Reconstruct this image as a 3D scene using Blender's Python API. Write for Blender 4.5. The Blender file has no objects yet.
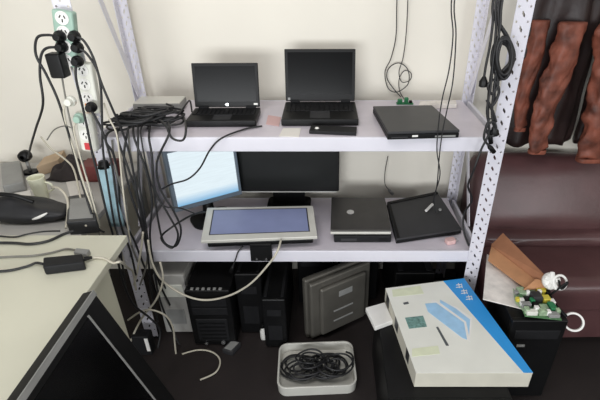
import bpy, bmesh, math, random
from mathutils import Vector, Matrix, Euler, noise
random.seed(7)
PI = math.pi
scene = bpy.context.scene
C = scene.collection

# ------------------------------------------------------------------ camera
F_PX, PITCH = 440.0, math.radians(29.3)
CAM = Vector((0.11, 0.0, 1.65))
PX, PY = 328.0, 197.0                      # principal point in the 600x400 frame
cd = bpy.data.cameras.new('camera'); cam = bpy.data.objects.new('camera', cd); C.objects.link(cam)
cam.location = CAM; cam.rotation_euler = (PI/2 - PITCH, 0, 0)
cd.sensor_fit = 'HORIZONTAL'; cd.sensor_width = 36; cd.lens = F_PX*36/600
cd.shift_x = -(PX-300)/600; cd.shift_y = (PY-200)/600
cd.clip_start = 0.02
scene.camera = cam
# ------------------------------------------------------------------ light
scene.view_settings.view_transform = 'Standard'
try: scene.view_settings.look = 'None'
except Exception: pass
scene.view_settings.gamma = 1; scene.view_settings.use_curve_mapping = False
scene.view_settings.exposure = 0.2
w = bpy.data.worlds.new('room_light'); scene.world = w; w.use_nodes = True
w.node_tree.nodes['Background'].inputs[0].default_value = (0.93, 0.96, 1.0, 1)
w.node_tree.nodes['Background'].inputs[1].default_value = 0.20
def area(name, loc, target, size, size_y, power, col):
    l = bpy.data.lights.new(name, 'AREA'); l.shape = 'RECTANGLE'; l.size = size; l.size_y = size_y
    l.energy = power; l.color = col
    o = bpy.data.objects.new(name, l); C.objects.link(o); o.location = loc
    o.rotation_euler = (Vector(target)-Vector(loc)).to_track_quat('-Z', 'Y').to_euler()
    return o
area('ceiling_lamp', (-0.4, 0.45, 2.75), (-0.1, 1.6, 0.9), 1.3, 0.8, 20, (1.0, 0.98, 0.95))
area('window_daylight', (-0.6, -1.8, 1.12), (0.1, 1.9, 0.98), 2.4, 0.8, 74, (0.95, 0.98, 1.0))
area('sofa_highlight_fill', (2.6, -1.35, 2.0), (1.1, 1.9, 0.6), 1.0, 0.9, 24, (0.95, 0.98, 1.0))  # added area lamp that puts the highlight on the leather backrest

# ------------------------------------------------------------------ pixel -> world
FW = Vector((0, math.cos(PITCH), -math.sin(PITCH))); UP = Vector((0, math.sin(PITCH), math.cos(PITCH)))
def at(px, py, X=None, Y=None, Z=None):
    d = FW + Vector((1, 0, 0))*((px-PX)/F_PX) - UP*((py-PY)/F_PX)
    if Y is not None: t = (Y-CAM.y)/d.y
    elif Z is not None: t = (Z-CAM.z)/d.z
    else: t = (X-CAM.x)/d.x
    return CAM + d*t
def PY_(pts, Y):                            # pixels (px, py[, Y]) -> points
    return [at(p[0], p[1], Y=(p[2] if len(p) > 2 else Y)) for p in pts]

# ------------------------------------------------------------------ materials
def mat(name, col, rough=0.5, metal=0.0, var=0.08, scale=8.0, bump=0.0, bscale=60.0, emit=None, estr=0.0, coat=0.0, spec=0.5):
    m = bpy.data.materials.new(name); m.use_nodes = True
    nt = m.node_tree; b = nt.nodes['Principled BSDF']
    b.inputs['Roughness'].default_value = rough; b.inputs['Metallic'].default_value = metal
    b.inputs['Specular IOR Level'].default_value = spec
    if coat: b.inputs['Coat Weight'].default_value = coat
    tc = nt.nodes.new('ShaderNodeTexCoord')
    n = nt.nodes.new('ShaderNodeTexNoise'); n.inputs['Scale'].default_value = scale; n.inputs['Detail'].default_value = 4
    nt.links.new(tc.outputs['Object'], n.inputs['Vector'])
    r = nt.nodes.new('ShaderNodeValToRGB')
    lo = [max(0, c*(1-var)) for c in col]; hi = [min(1, c*(1+var)) for c in col]
    r.color_ramp.elements[0].position = 0.3; r.color_ramp.elements[0].color = (*lo, 1)
    r.color_ramp.elements[1].position = 0.7; r.color_ramp.elements[1].color = (*hi, 1)
    nt.links.new(n.outputs['Fac'], r.inputs['Fac']); nt.links.new(r.outputs['Color'], b.inputs['Base Color'])
    if bump:
        n2 = nt.nodes.new('ShaderNodeTexNoise'); n2.inputs['Scale'].default_value = bscale; n2.inputs['Detail'].default_value = 5
        nt.links.new(tc.outputs['Object'], n2.inputs['Vector'])
        bp = nt.nodes.new('ShaderNodeBump'); bp.inputs['Strength'].default_value = bump; bp.inputs['Distance'].default_value = 0.004
        nt.links.new(n2.outputs['Fac'], bp.inputs['Height']); nt.links.new(bp.outputs['Normal'], b.inputs['Normal'])
    if emit:
        b.inputs['Emission Color'].default_value = (*emit, 1); b.inputs['Emission Strength'].default_value = estr
    return m
def S(r, g, b):                              # sRGB 0-255 -> linear
    f = lambda c: c/12.92 if c <= 0.04045 else ((c+0.055)/1.055)**2.4
    return tuple(f(v/255) for v in (r, g, b))
M = {
 'wall': mat('wall_paint', S(226, 221, 210), 0.85, var=0.03, scale=2.2, bump=0.06, bscale=25),
 'floor': mat('floor_paint', S(32, 24, 23), 0.75, var=0.2, scale=5, bump=0.1),
 'rack': mat('rack_enamel', S(215, 213, 222), 0.38, var=0.04, scale=5),
 'shelf': mat('shelf_enamel', S(210, 203, 212), 0.34, var=0.07, scale=9),
 'desk': mat('desk_laminate', S(212, 210, 192), 0.5, var=0.04, scale=4),
 'desk_side': mat('desk_edge', S(206, 204, 184), 0.55, var=0.05, scale=6),
 'grey_table': mat('grey_laminate', S(186, 184, 180), 0.5, var=0.08),
 'black': mat('black_plastic', S(15, 15, 16), 0.45, var=0.15, scale=30, spec=.25),
 'black2': mat('black_matt_plastic', S(26, 26, 28), 0.6, var=0.15, scale=40, bump=0.08, bscale=300, spec=.25),
 'charcoal': mat('charcoal_plastic', S(48, 48, 50), 0.45, var=0.1, scale=20),
 'tower': mat('tower_black_steel', S(16, 16, 17), 0.4, var=0.2, scale=15, spec=.25),
 'screen': mat('black_screen', S(7, 7, 8), 0.25, var=0.1, scale=5, spec=.15),
 'screen2': mat('matt_screen', S(20, 22, 22), 0.4, var=0.1, scale=5, spec=.25),
 'cable': mat('black_cable', S(30, 30, 32), 0.5, var=0.15, scale=40),
 'cable_grey': mat('grey_cable', S(118, 116, 110), 0.5, var=0.1, scale=40),
 'cable_white': mat('white_cable', S(196, 190, 174), 0.5, var=0.06, scale=40),
 'grey': mat('grey_plastic', S(140, 140, 138), 0.45, var=0.08, scale=20),
 'silver': mat('silver_plastic', S(208, 206, 198), 0.35, metal=0.1, var=0.05, scale=15),
 'bluegrey': mat('blue_grey_plastic', S(104, 116, 128), 0.45, var=0.08, scale=20),
 'offwhite': mat('off_white_steel', S(168, 166, 162), 0.5, var=0.06, scale=10),  # white steel toned down to an even light grey
 'lid': mat('grey_brushed_lid', S(82, 80, 78), 0.36, metal=0.5, var=0.1, scale=14),
 'gunmetal': mat('gunmetal_plastic', S(98, 95, 89), 0.33, metal=0.35, var=0.1, scale=12),
 'chrome': mat('chrome', S(220, 220, 222), 0.2, metal=0.9, var=0.03),
 'white': mat('white_plastic', S(232, 230, 226), 0.45, var=0.03, scale=20),
 'strip': mat('power_strip_plastic', S(222, 222, 212), 0.45, var=0.06, scale=15),
 'strip_green': mat('pale_green_plastic', S(150, 178, 164), 0.45, var=0.1, scale=20),
 'blue_film': mat('blue_plastic_film', S(168, 200, 212), 0.3, var=0.16, scale=22, bump=0.5, bscale=50),
 'paper': mat('paper', S(228, 224, 218), 0.8, var=0.05, scale=10),
 'paper2': mat('printed_paper', S(226, 220, 214), 0.8, var=0.16, scale=26),
 'pink': mat('pink_card', S(214, 178, 176), 0.8, var=0.05),
 'cardboard': mat('cardboard', S(184, 134, 96), 0.85, var=0.1, scale=16, bump=0.1, bscale=80),
 'cardboard2': mat('cardboard_outer', S(158, 108, 78), 0.85, var=0.1, scale=16),
 'leather': mat('sofa_leather', S(84, 57, 58), 0.33, var=0.12, scale=9, bump=0.12, bscale=60),
 'jacket': mat('jacket_leather', S(116, 66, 52), 0.5, var=0.62, scale=14, bump=0.8, bscale=28, spec=.35),  # strong colour mottling stands in for highlights and shade on the sleeves
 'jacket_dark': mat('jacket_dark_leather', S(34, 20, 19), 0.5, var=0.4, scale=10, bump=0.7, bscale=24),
 'boxtop': mat('box_print_cream', S(226, 226, 218), 0.4, var=0.05, scale=7),
 'boxside': mat('box_board', S(196, 192, 178), 0.7, var=0.06, scale=12),
 'blue': mat('box_print_blue', S(48, 150, 222), 0.4, var=0.05, scale=8),
 'paleblue': mat('box_print_pale_blue', S(160, 200, 232), 0.4, var=0.08, scale=30),
 'teal': mat('box_print_teal', S(104, 140, 134), 0.5, var=0.4, scale=90),
 'palegreen': mat('box_print_pale_green', S(216, 220, 192), 0.5, var=0.05, scale=30),
 'ink': mat('print_ink', S(86, 90, 92), 0.6),
 'pcb': mat('pcb_green', S(84, 124, 84), 0.5, var=0.35, scale=90),
 'pcb2': mat('pcb_pale_green', S(150, 172, 140), 0.5, var=0.35, scale=80),
 'yellow': mat('yellow_part', S(206, 190, 70), 0.5),
 'green': mat('green_plug', S(40, 122, 78), 0.45),
 'red': mat('red_plastic', S(196, 52, 58), 0.45),
 'orange': mat('orange_neon', S(232, 132, 50), 0.4),
 'maroon': mat('maroon_box', S(104, 44, 42), 0.6, var=0.15, scale=20),
 'cup': mat('cup_plastic', S(230, 230, 206), 0.35, var=0.04),
 'tan': mat('tan_paper', S(190, 166, 138), 0.8, var=0.1),
 'cloth': mat('dark_cloth', S(52, 46, 46), 0.9, var=0.25, scale=14, bump=0.4, bscale=50),
 'bag': mat('black_bag_nylon', S(30, 30, 33), 0.5, var=0.2, scale=20, bump=0.3, bscale=60),
}
def lit_screen(name, c0, c1, strength):
    m = bpy.data.materials.new(name); m.use_nodes = True; nt = m.node_tree; b = nt.nodes['Principled BSDF']
    b.inputs['Base Color'].default_value = (0.03, 0.03, 0.035, 1); b.inputs['Roughness'].default_value = 0.3
    tc = nt.nodes.new('ShaderNodeTexCoord'); sp = nt.nodes.new('ShaderNodeSeparateXYZ')
    nt.links.new(tc.outputs['Generated'], sp.inputs[0])
    r = nt.nodes.new('ShaderNodeValToRGB'); e = r.color_ramp.elements
    e[0].position = 0.0; e[0].color = (*c1, 1); e[1].position = 0.2; e[1].color = (*c0, 1)
    wv = nt.nodes.new('ShaderNodeTexNoise'); wv.inputs['Scale'].default_value = 30
    mp = nt.nodes.new('ShaderNodeMapping'); mp.inputs['Scale'].default_value = (0.12, 1, 1)
    nt.links.new(tc.outputs['Generated'], mp.inputs[0]); nt.links.new(mp.outputs[0], wv.inputs['Vector'])
    mx = nt.nodes.new('ShaderNodeMixRGB'); mx.blend_type = 'MULTIPLY'; mx.inputs[0].default_value = 0.16
    nt.links.new(sp.outputs['Z'], r.inputs[0]); nt.links.new(r.outputs[0], mx.inputs[1]); nt.links.new(wv.outputs['Fac'], mx.inputs[2])
    nt.links.new(mx.outputs[0], b.inputs['Emission Color']); b.inputs['Emission Strength'].default_value = strength
    return m
M['lit'] = lit_screen('lit_document_screen', S(224, 238, 244), S(120, 178, 218), 0.95)
M['slate'] = mat('blue_lcd_glass', S(122, 130, 164), 0.3, var=0.06, scale=12, emit=S(122, 130, 164), estr=0.12)

# ------------------------------------------------------------------ mesh helpers
class MB:
    def __init__(s): s.v = []; s.f = []
    def add(s, vs, fs):
        o = len(s.v); s.v += [Vector(p) for p in vs]; s.f += [tuple(i+o for i in f) for f in fs]; return s
    def box(s, x0, x1, y0, y1, z0, z1, m=None):
        p = [Vector((x, y, z)) for z in (z0, z1) for y in (y0, y1) for x in (x0, x1)]
        if m is not None: p = [m @ q for q in p]
        return s.add(p, [(0,2,3,1), (4,5,7,6), (0,1,5,4), (2,6,7,3), (0,4,6,2), (1,3,7,5)])
    def slab(s, quad, t):                    # quad of 4 top points (ccw from above), thickness downwards along the normal
        q = [Vector(p) for p in quad]; n = (q[1]-q[0]).cross(q[3]-q[0]).normalized()
        return s.add(q + [p-n*t for p in q], [(0,1,2,3), (7,6,5,4), (0,4,5,1), (1,5,6,2), (2,6,7,3), (3,7,4,0)])
    def tube(s, pts, r, n=6, cap=True):
        pts = [Vector(p) for p in pts]; k = len(pts)
        rr = r if isinstance(r, (list, tuple)) else [r]*k
        o = len(s.v); ref = None
        for i, p in enumerate(pts):
            t = (pts[min(i+1, k-1)]-pts[max(i-1, 0)])
            t = t.normalized() if t.length > 1e-9 else Vector((0, 0, 1))
            if ref is None:
                ref = t.orthogonal().normalized()
            ref = (ref - t*ref.dot(t)); ref = ref.normalized() if ref.length > 1e-6 else t.orthogonal().normalized()
            b = t.cross(ref)
            for j in range(n):
                a = 2*PI*j/n; s.v.append(p + (ref*math.cos(a)+b*math.sin(a))*rr[i])
        for i in range(k-1):
            for j in range(n):
                a, b2 = o+i*n+j, o+i*n+(j+1) % n
                s.f.append((a, b2, b2+n, a+n))
        if cap:
            s.f.append(tuple(o+j for j in reversed(range(n)))); s.f.append(tuple(o+(k-1)*n+j for j in range(n)))
        return s
    def lathe(s, prof, n=20, m=None):
        o = len(s.v); k = len(prof)
        for (r, z) in prof:
            for j in range(n):
                p = Vector((r*math.cos(2*PI*j/n), r*math.sin(2*PI*j/n), z)); s.v.append(m @ p if m is not None else p)
        for i in range(k-1):
            for j in range(n):
                a, b = o+i*n+j, o+i*n+(j+1) % n; s.f.append((a, b, b+n, a+n))
        s.f.append(tuple(o+j for j in reversed(range(n)))); s.f.append(tuple(o+(k-1)*n+j for j in range(n)))
        return s
    def prism(s, poly, a, b, axis='X'):      # 2-d outline extruded along an axis
        k = len(poly); o = len(s.v)
        for c in (a, b):
            for (u, v) in poly:
                s.v.append(Vector((c, u, v)) if axis == 'X' else Vector((u, c, v)) if axis == 'Y' else Vector((u, v, c)))
        for i in range(k): s.f.append((o+i, o+(i+1) % k, o+k+(i+1) % k, o+k+i))
        s.f.append(tuple(o+i for i in reversed(range(k)))); s.f.append(tuple(o+k+i for i in range(k)))
        return s
    def build(s, name, m, parent=None, smooth=False, bevel=0.0, seg=2, sub=0):
        me = bpy.data.meshes.new(name); me.from_pydata([tuple(p) for p in s.v], [], s.f)
        bm = bmesh.new(); bm.from_mesh(me); bmesh.ops.recalc_face_normals(bm, faces=bm.faces); bm.to_mesh(me); bm.free()
        me.materials.append(M[m] if isinstance(m, str) else m)
        o = bpy.data.objects.new(name, me); C.objects.link(o)
        if parent is not None: o.parent = parent
        if bevel:
            md = o.modifiers.new('bevel', 'BEVEL'); md.width = bevel; md.segments = seg; md.limit_method = 'ANGLE'; md.angle_limit = math.radians(35)
        if sub:
            md = o.modifiers.new('sub', 'SUBSURF'); md.levels = sub; md.render_levels = sub
        if smooth or bevel:
            for p in me.polygons: p.use_smooth = True
            if bevel and not smooth:
                md = o.modifiers.new('wn', 'WEIGHTED_NORMAL'); md.keep_sharp = False
        return o
def tag(o, label=None, cat=None, group=None, kind=None):
    if label: o['label'] = label
    if cat: o['category'] = cat
    if group: o['group'] = group
    if kind: o['kind'] = kind
    return o
def thing(name, label, cat, loc=(0, 0, 0), rot=(0, 0, 0), group=None):
    o = bpy.data.objects.new(name, None); C.objects.link(o); o.empty_display_size = 0.05
    o.location = loc; o.rotation_euler = rot
    return tag(o, label, cat, group)
def catmull(pts, n=6, closed=False):
    pts = [Vector(p) for p in pts]; out = []; k = len(pts)
    if k < 3: return pts
    for i in range(k-1):
        p0, p1, p2, p3 = pts[max(i-1, 0)], pts[i], pts[i+1], pts[min(i+2, k-1)]
        for j in range(n):
            t = j/n
            out.append(0.5*((2*p1)+(p2-p0)*t+(2*p0-5*p1+4*p2-p3)*t*t+(3*p1-p0-3*p2+p3)*t**3))
    out.append(pts[-1]); return out
def rrect(w_, h_, r, n=4):                   # rounded rectangle outline
    out = []
    for cx, cy, a0 in ((w_/2-r, h_/2-r, 0), (-w_/2+r, h_/2-r, PI/2), (-w_/2+r, -h_/2+r, PI), (w_/2-r, -h_/2+r, 1.5*PI)):
        for i in range(n+1):
            a = a0+PI/2*i/n; out.append((cx+r*math.cos(a), cy+r*math.sin(a)))
    return out
def round_poly(poly, r, n=5):
    out = []; k = len(poly)
    for i in range(k):
        p, a, b = (Vector(poly[j % k]).to_2d() for j in (i, i-1, i+1))
        rr = r[i] if isinstance(r, (list, tuple)) else r
        da = (a-p); db = (b-p); la = min(rr, da.length*0.49); lb = min(rr, db.length*0.49)
        s, e = p+da.normalized()*la, p+db.normalized()*lb
        for j in range(n+1):
            t = j/n; out.append(tuple((s*(1-t)**2)+(p*2*t*(1-t))+(e*t*t)))
    return out

# ------------------------------------------------------------------ the setting
WALL_Y = 2.07
tag(MB().box(-2.6, 2.9, -2.5, WALL_Y+0.1, -0.1, 0).build('floor', 'floor'), 'dark brown painted floor', kind='structure')
tag(MB().box(-2.6, 2.9, WALL_Y, WALL_Y+0.1, 0, 2.9).build('wall_back', 'wall'), 'off-white plaster wall behind the rack', kind='structure')
tag(MB().box(-2.7, -2.6, -2.5, WALL_Y+0.1, 0, 2.9).build('wall_left', 'wall'), 'off-white plaster side wall', kind='structure')
tag(MB().box(2.9, 3.0, -2.5, WALL_Y+0.1, 0, 2.9).build('wall_right', 'wall'), 'off-white plaster side wall on the right', kind='structure')

# ------------------------------------------------------------------ storage rack
S1, S2 = 1.04, 0.518                         # shelf tops
RX, RF, RB = 0.745, 1.536, 2.012             # half width to post centre, front face, back face
rack = thing('storage_rack', 'white steel angle-iron storage rack with two shelves and perforated posts', 'shelving', (0, 0, 0))
def perforated(w_, h_, pitch=0.046):
    """flat flange in u (0..w_) and v (0..h_) with three columns of punched holes"""
    vs, fs = [], []
    cols = [0, w_*0.34, w_*0.66, w_]
    rows = int(h_/(pitch/2)); ph = h_/rows
    for r_ in range(rows):
        for c in range(3):
            u0, u1, v0, v1 = cols[c], cols[c+1], r_*ph, (r_+1)*ph
            o = len(vs); um, vm = (u0+u1)/2, (v0+v1)/2
            hole = (c != 1 and r_ % 2 == 0) or (c == 1 and r_ % 2 == 1)
            if not hole:
                vs += [(u0, v0), (u1, v0), (u1, v1), (u0, v1)]; fs.append((o, o+1, o+2, o+3)); continue
            outer = [(u1, vm), (u1, v1), (um, v1), (u0, v1), (u0, vm), (u0, v0), (um, v0), (u1, v0)]
            if c == 1:
                k = (u1-u0)*0.30; inner = [(um+k, vm+.001), (um+k, vm+ph*.42), (um+k*.3, vm+ph*.42), (um-k*.5, vm+ph*.1), (um-k, vm-.001), (um-k, vm-ph*.42), (um-k*.3, vm-ph*.42), (um+k*.5, vm-ph*.1)]
            else:
                inner = [(um+.0042*math.cos(i*PI/4), vm+.0042*math.sin(i*PI/4)) for i in range(8)]
            vs += outer+inner
            for i in range(8): fs.append((o+i, o+(i+1) % 8, o+8+(i+1) % 8, o+8+i))
    return vs, fs
PW, PH, PT = 0.058, 1.92, 0.003
def post(sx, front):
    mb = MB(); vs, fs = perforated(PW if front else .040, PH)
    xo = sx*(RX+PW/2)                         # outer corner of the angle
    yo = RF if front else RB; dy = 1 if front else -1
    mb.add([(xo-sx*u, yo, v) for u, v in vs], fs)
    vs, fs = perforated(0.040, PH)
    mb.add([(xo, yo+dy*u, v) for u, v in vs], fs)
    o = mb.build('post', 'rack', rack)
    md = o.modifiers.new('thick', 'SOLIDIFY'); md.thickness = PT; md.offset = 0
    MB().box(xo-sx*0.062, xo+sx*0.003, min(yo-dy*.003, yo+dy*.045), max(yo-dy*.003, yo+dy*.045), 0.0, 0.012).build('foot', 'black2', o)
for sx in (-1, 1):
    for fr in (True, False): post(sx, fr)
for k, zt in enumerate((S1, S2)):
    sh = MB().box(-RX+.012, RX-.012, RF+.016, RB-.008, zt-.012, zt).build('shelf', 'shelf', rack, bevel=0.003)
    x1 = RX-.001
    MB().box(-x1, x1, RF+.002, RF+.016, zt-.057, zt+.001).build('front_beam', 'rack', sh, bevel=0.004)
    MB().box(-x1, x1, RB-.016, RB-.002, zt-.057, zt+.001).build('back_beam', 'rack', sh, bevel=0.004)
    for sx in (-1, 1):
        xa = sx*(RX+.010); MB().box(min(xa, xa+sx*.014), max(xa, xa+sx*.014), RF+.02, RB-.02, zt-.057, zt+.001).build('side_beam', 'rack', sh, bevel=0.003)
    MB().box(-x1+.02, x1-.02, (RF+RB)/2-.02, (RF+RB)/2+.02, zt-.036, zt-.012).build('stiffener', 'rack', sh)
for sx in (-1, 1):                            # zig-zag braces in the two end frames
    xb = sx*(RX+.012); bp_ = at(115, 35, X=-(RX+.012)); a_ = Vector((0, RB-.02, S1+.03)); bt_ = a_+(Vector((0, bp_.y, bp_.z))-a_)*((RB-.02-RF-.035)/(RB-.02-bp_.y)); brace_top = (bt_.y, bt_.z)
    for (ya, za, yb, zb) in ((RB-.02, S1+.03, *brace_top), (RF+.17, S2+.02, RB-.05, S1-.07)):
        a, b = Vector((xb, ya, za)), Vector((xb, yb, zb)); d = (b-a).normalized(); n = Vector((0, -d.z, d.y))*0.016; t = Vector((sx*.003, 0, 0))
        MB().add([a-n, a+n, b+n, b-n, a-n+t, a+n+t, b+n+t, b-n+t], [(0,1,2,3), (7,6,5,4), (0,4,5,1), (1,5,6,2), (2,6,7,3), (3,7,4,0)]).build('brace', 'rack', rack)

# ------------------------------------------------------------------ sofa
sofa = thing('sofa', 'dark brown leather sofa with rounded backrest beside the rack', 'sofa', (0, 0, 0))
SX0, SX1 = 0.815, 2.35
def profile(name, poly, r, x0, x1, m, n=7):
    p = round_poly(poly, r, n); mb = MB(); k = len(p); cx = sum(q[0] for q in p)/k; cz = sum(q[1] for q in p)/k
    xs = [(x0, .72), (x0+.008, .84), (x0+.022, .94), (x0+.045, .99), (x0+.07, 1)]
    nseg = 30
    xs += [(x0+.07+(x1-x0-.14)*i/nseg, 1) for i in range(1, nseg)]
    xs += [(x1-.07, 1), (x1-.045, .99), (x1-.022, .94), (x1-.008, .84), (x1, .72)]
    for i, (x, s_) in enumerate(xs):
        for j, (y, z) in enumerate(p):
            wob = 0.003*math.sin(x*9+j*0.5)
            mb.v.append(Vector((x, cx+(y-cx)*s_, cz+(z-cz)*s_+wob*(1 if s_ == 1 else 0))))
    for i in range(len(xs)-1):
        for j in range(k): mb.f.append((i*k+j, i*k+(j+1) % k, (i+1)*k+(j+1) % k, (i+1)*k+j))
    mb.f.append(tuple(range(k))); mb.f.append(tuple((len(xs)-1)*k+j for j in range(k)))
    return mb.build(name, m, sofa, smooth=True)
profile('backrest', [(1.86, .375), (2.05, .375), (2.05, .775), (1.93, .785), (1.765, .47)], [.05, .03, .07, .10, .09], SX0, SX1, 'leather')
profile('lumbar_roll', [(1.72, .40), (1.88, .30), (1.88, .47), (1.74, .47)], [.05, .03, .06, .07], SX0+.005, SX1, 'leather')
profile('seat', [(1.455, .24), (1.87, .24), (1.87, .405), (1.455, .40)], [.03, .02, .04, .07], SX0, SX1, 'leather')
profile('base', [(1.485, .05), (2.04, .05), (2.04, .25), (1.485, .25)], .015, SX0+.01, SX1-.01, 'leather')
for x in (SX0+.06, SX1-.06):
    for y in (1.53, 2.0): MB().lathe([(.022, 0), (.03, .055)], 12, Matrix.Translation((x, y, 0))).build('leg', 'black', sofa)

# ------------------------------------------------------------------ jackets hung on the wall above the sofa
def jacket(name, label, xc, hw, ytop, zbot, ztop, sleeves, seed, m_body, m_sl):
    rnd = random.Random(seed)
    root = thing(name, label, 'jacket', (xc, ytop, zbot), group=None)
    NU, NV = 56, 26; mb = MB()
    for i in range(NV+1):
        v = i/NV; z = (ztop-zbot)*v
        ww = hw*(0.98-0.10*v - 0.55*max(0, v-.82)/.18); dd = 0.070*(1-.25*v)
        for j in range(NU):
            a = 2*PI*j/NU; fold = 0.15*math.sin(5*a+seed+1.5*v)+0.10*math.sin(9*a+2*seed-3*v)+0.06*math.sin(17*v+3*a)
            x = ww*math.cos(a)*(1+.25*fold); y = dd*math.sin(a)*(1+fold*1.6)
            mb.v.append(Vector((x, min(y, .075), z+0.012*math.sin(4*a+seed)*(1-v))))
    for i in range(NV):
        for j in range(NU): mb.f.append((i*NU+j, i*NU+(j+1) % NU, (i+1)*NU+(j+1) % NU, (i+1)*NU+j))
    mb.f.append(tuple(range(NU))); mb.f.append(tuple(NV*NU+j for j in range(NU)))
    mb.build('body', m_body, root, smooth=True)
    MB().tube([(0, .02, ztop-zbot), (0, .03, ztop-zbot+.06), (0, .07, ztop-zbot+.08)], .006).build('hanging_loop', 'black', root)
    for (x0, z0, x1, z1, r, yo) in sleeves:
        n = 60; NC = 30; mb = MB()
        for i in range(n+1):
            t = i/n; cx = x0+(x1-x0)*t+.014*math.sin(5*t+seed)-xc; cz = z0+(z1-z0)*t-zbot
            rr = r*(1.15-.35*t)*(1 if 0 < i < n else .9)
            for j in range(NC):
                a = 2*PI*j/NC
                nz = noise.noise(Vector((1.3*math.cos(a)+seed*3, 1.3*math.sin(a), 9*t+1.5*math.cos(a))))
                n2 = noise.noise(Vector((3*math.cos(a), 3*math.sin(a)+seed, 20*t)))
                k_ = 1+.30*nz+.13*n2
                mb.v.append(Vector((cx+rr*k_*1.15*math.cos(a), yo+rr*.62*k_*math.sin(a), cz+.012*math.cos(2*a+seed)*t)))
        for i in range(n):
            for j in range(NC): mb.f.append((i*NC+j, i*NC+(j+1) % NC, (i+1)*NC+(j+1) % NC, (i+1)*NC+j))
        mb.f.append(tuple(range(NC))); mb.f.append(tuple(n*NC+j for j in range(NC)))
        sl = mb.build('sleeve', m_sl, root, smooth=True)
        cu = MB().prism(rrect(r*1.75, r*.9, r*.4, 5), -.016, .004, 'Z').build('cuff', m_sl, sl, bevel=.003)
        cu.location = (cx, yo, cz)
    return root
def sx(px, py, Y): p = at(px, py, Y=Y); return (p.x, p.z)
def sleeve(p0, p1, r, Y, root_y): a, b = sx(*p0, Y), sx(*p1, Y); return (a[0], a[1], b[0], b[1], r, Y-root_y)
jA = at(533, 140, Y=1.975); jB = at(600, 140, Y=1.97)
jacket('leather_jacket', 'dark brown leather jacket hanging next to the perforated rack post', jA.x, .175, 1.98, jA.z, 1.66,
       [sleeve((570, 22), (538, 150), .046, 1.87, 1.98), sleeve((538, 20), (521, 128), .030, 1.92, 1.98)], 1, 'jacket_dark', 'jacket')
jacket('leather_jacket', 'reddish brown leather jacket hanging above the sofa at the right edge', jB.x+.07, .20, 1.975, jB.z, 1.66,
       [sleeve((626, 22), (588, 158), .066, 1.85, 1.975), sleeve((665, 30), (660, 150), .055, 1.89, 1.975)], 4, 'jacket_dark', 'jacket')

# ------------------------------------------------------------------ desk at the left
DZ = 0.75
DX1 = at(127, 235, Z=DZ).x; DY1 = at(127, 235, Z=DZ).y
desk = thing('office_desk', 'cream laminate desk in the left foreground with a black adapter on it', 'desk', (0, 0, 0))
MB().box(-1.75, DX1, 0.30, DY1, DZ-.028, DZ).build('tabletop', 'desk', desk, bevel=0.003)
pY = at(107, 265, Z=DZ-.03).y
MB().box(DX1-.045, DX1-.02, 0.36, pY, 0.0, DZ-.028).build('side_panel', 'desk_side', desk, bevel=0.002)
MB().box(-1.72, -1.695, 0.36, pY, 0.0, DZ-.028).build('side_panel', 'desk_side', desk, bevel=0.002)
MB().box(-1.695, DX1-.045, pY-.04, pY-.02, 0.25, DZ-.028).build('back_panel', 'desk_side', desk)
# back table holding clutter
bt = thing('side_table', 'grey table behind the cream desk holding a black bag and cup', 'table', (0, 0, 0))
TZ = 0.70
MB().box(-1.75, -0.835, 1.37, 2.055, TZ-.025, TZ).build('tabletop', 'grey_table', bt, bevel=0.003)
for x in (-1.71, -.875):
    for y in (1.41, 2.02): MB().box(x-.02, x+.02, y-.02, y+.02, 0, TZ-.025).build('leg', 'grey', bt)

# ------------------------------------------------------------------ laptops
def local_box(mb, m, *a): return mb.box(*a, m=m)
def open_laptop(name, label, loc, rotz, w_, dep, th, L, tilt, logo):
    root = thing(name, label, 'laptop', loc, (0, 0, rotz))        # origin: middle of the front edge, on the shelf
    base = MB().box(-w_/2, w_/2, 0, dep, 0.003, th).build('base', 'black', root, bevel=0.004)
    kb = MB(); nx = 14
    for r_ in range(5):
        for c in range(nx):
            kx = -w_*.46+w_*.92*c/nx; ky = dep*.44+dep*.42*r_/5
            kb.box(kx, kx+w_*.92/nx-.003, ky, ky+dep*.42/5-.003, th, th+.003)
    tag(kb.build('keyboard', 'black2', base), kind='stuff')
    MB().box(-w_*.13, w_*.13, dep*.08, dep*.36, th-.001, th+.0008).build('touchpad', 'charcoal', base)
    MB().box(-w_*.13, w_*.13, dep*.37, dep*.42, th-.001, th+.002).build('buttons', 'charcoal', base)
    for sx in (-1, 1):
        MB().box(sx*w_*.36-.02, sx*w_*.36+.02, dep-.016, dep+.004, th-.006, th+.010).build('hinge', 'black2', root)
        for y in (.02, dep-.02): MB().box(sx*(w_/2-.03)-.008, sx*(w_/2-.03)+.008, y-.006, y+.006, 0, .004).build('foot', 'black2', root)
    m = Matrix.Translation((0, dep-.006, th+.004)) @ Matrix.Rotation(-tilt, 4, 'X')
    lid = MB().box(-w_/2+.002, w_/2-.002, 0, .012, 0, L, m=m).build('lid', 'black', root, bevel=0.003)
    bz = .013
    MB().box(-w_/2+.002+bz, w_/2-.002-bz, -.0012, .002, L*.13, L-bz, m=m).build('screen', 'screen', lid)
    if logo == 'round':
        MB().lathe([(.0068, 0), (.006, .0015)], 16, m @ Matrix.Translation((0, -.001, L*.062)) @ Matrix.Rotation(PI/2, 4, 'X')).build('badge', 'chrome', lid)
        MB().box(w_/2-.026, w_/2-.010, -.0016, .001, L*.05, L*.09, m=m).build('sticker', 'white', lid)
    else:
        MB().box(-w_/2+.012, -w_/2+.022, -.0016, .001, L*.025, L*.07, m=m).build('badge', 'grey', lid)
    return root
fL = at(221, 127.5, Z=S1); fR = at(320, 126.5, Z=S1)
open_laptop('laptop', 'small open black laptop with round silver badge on the upper shelf', (fL.x, fL.y, S1), math.radians(1.0), .276, .165, .028, .178, math.radians(11), 'round')
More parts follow.
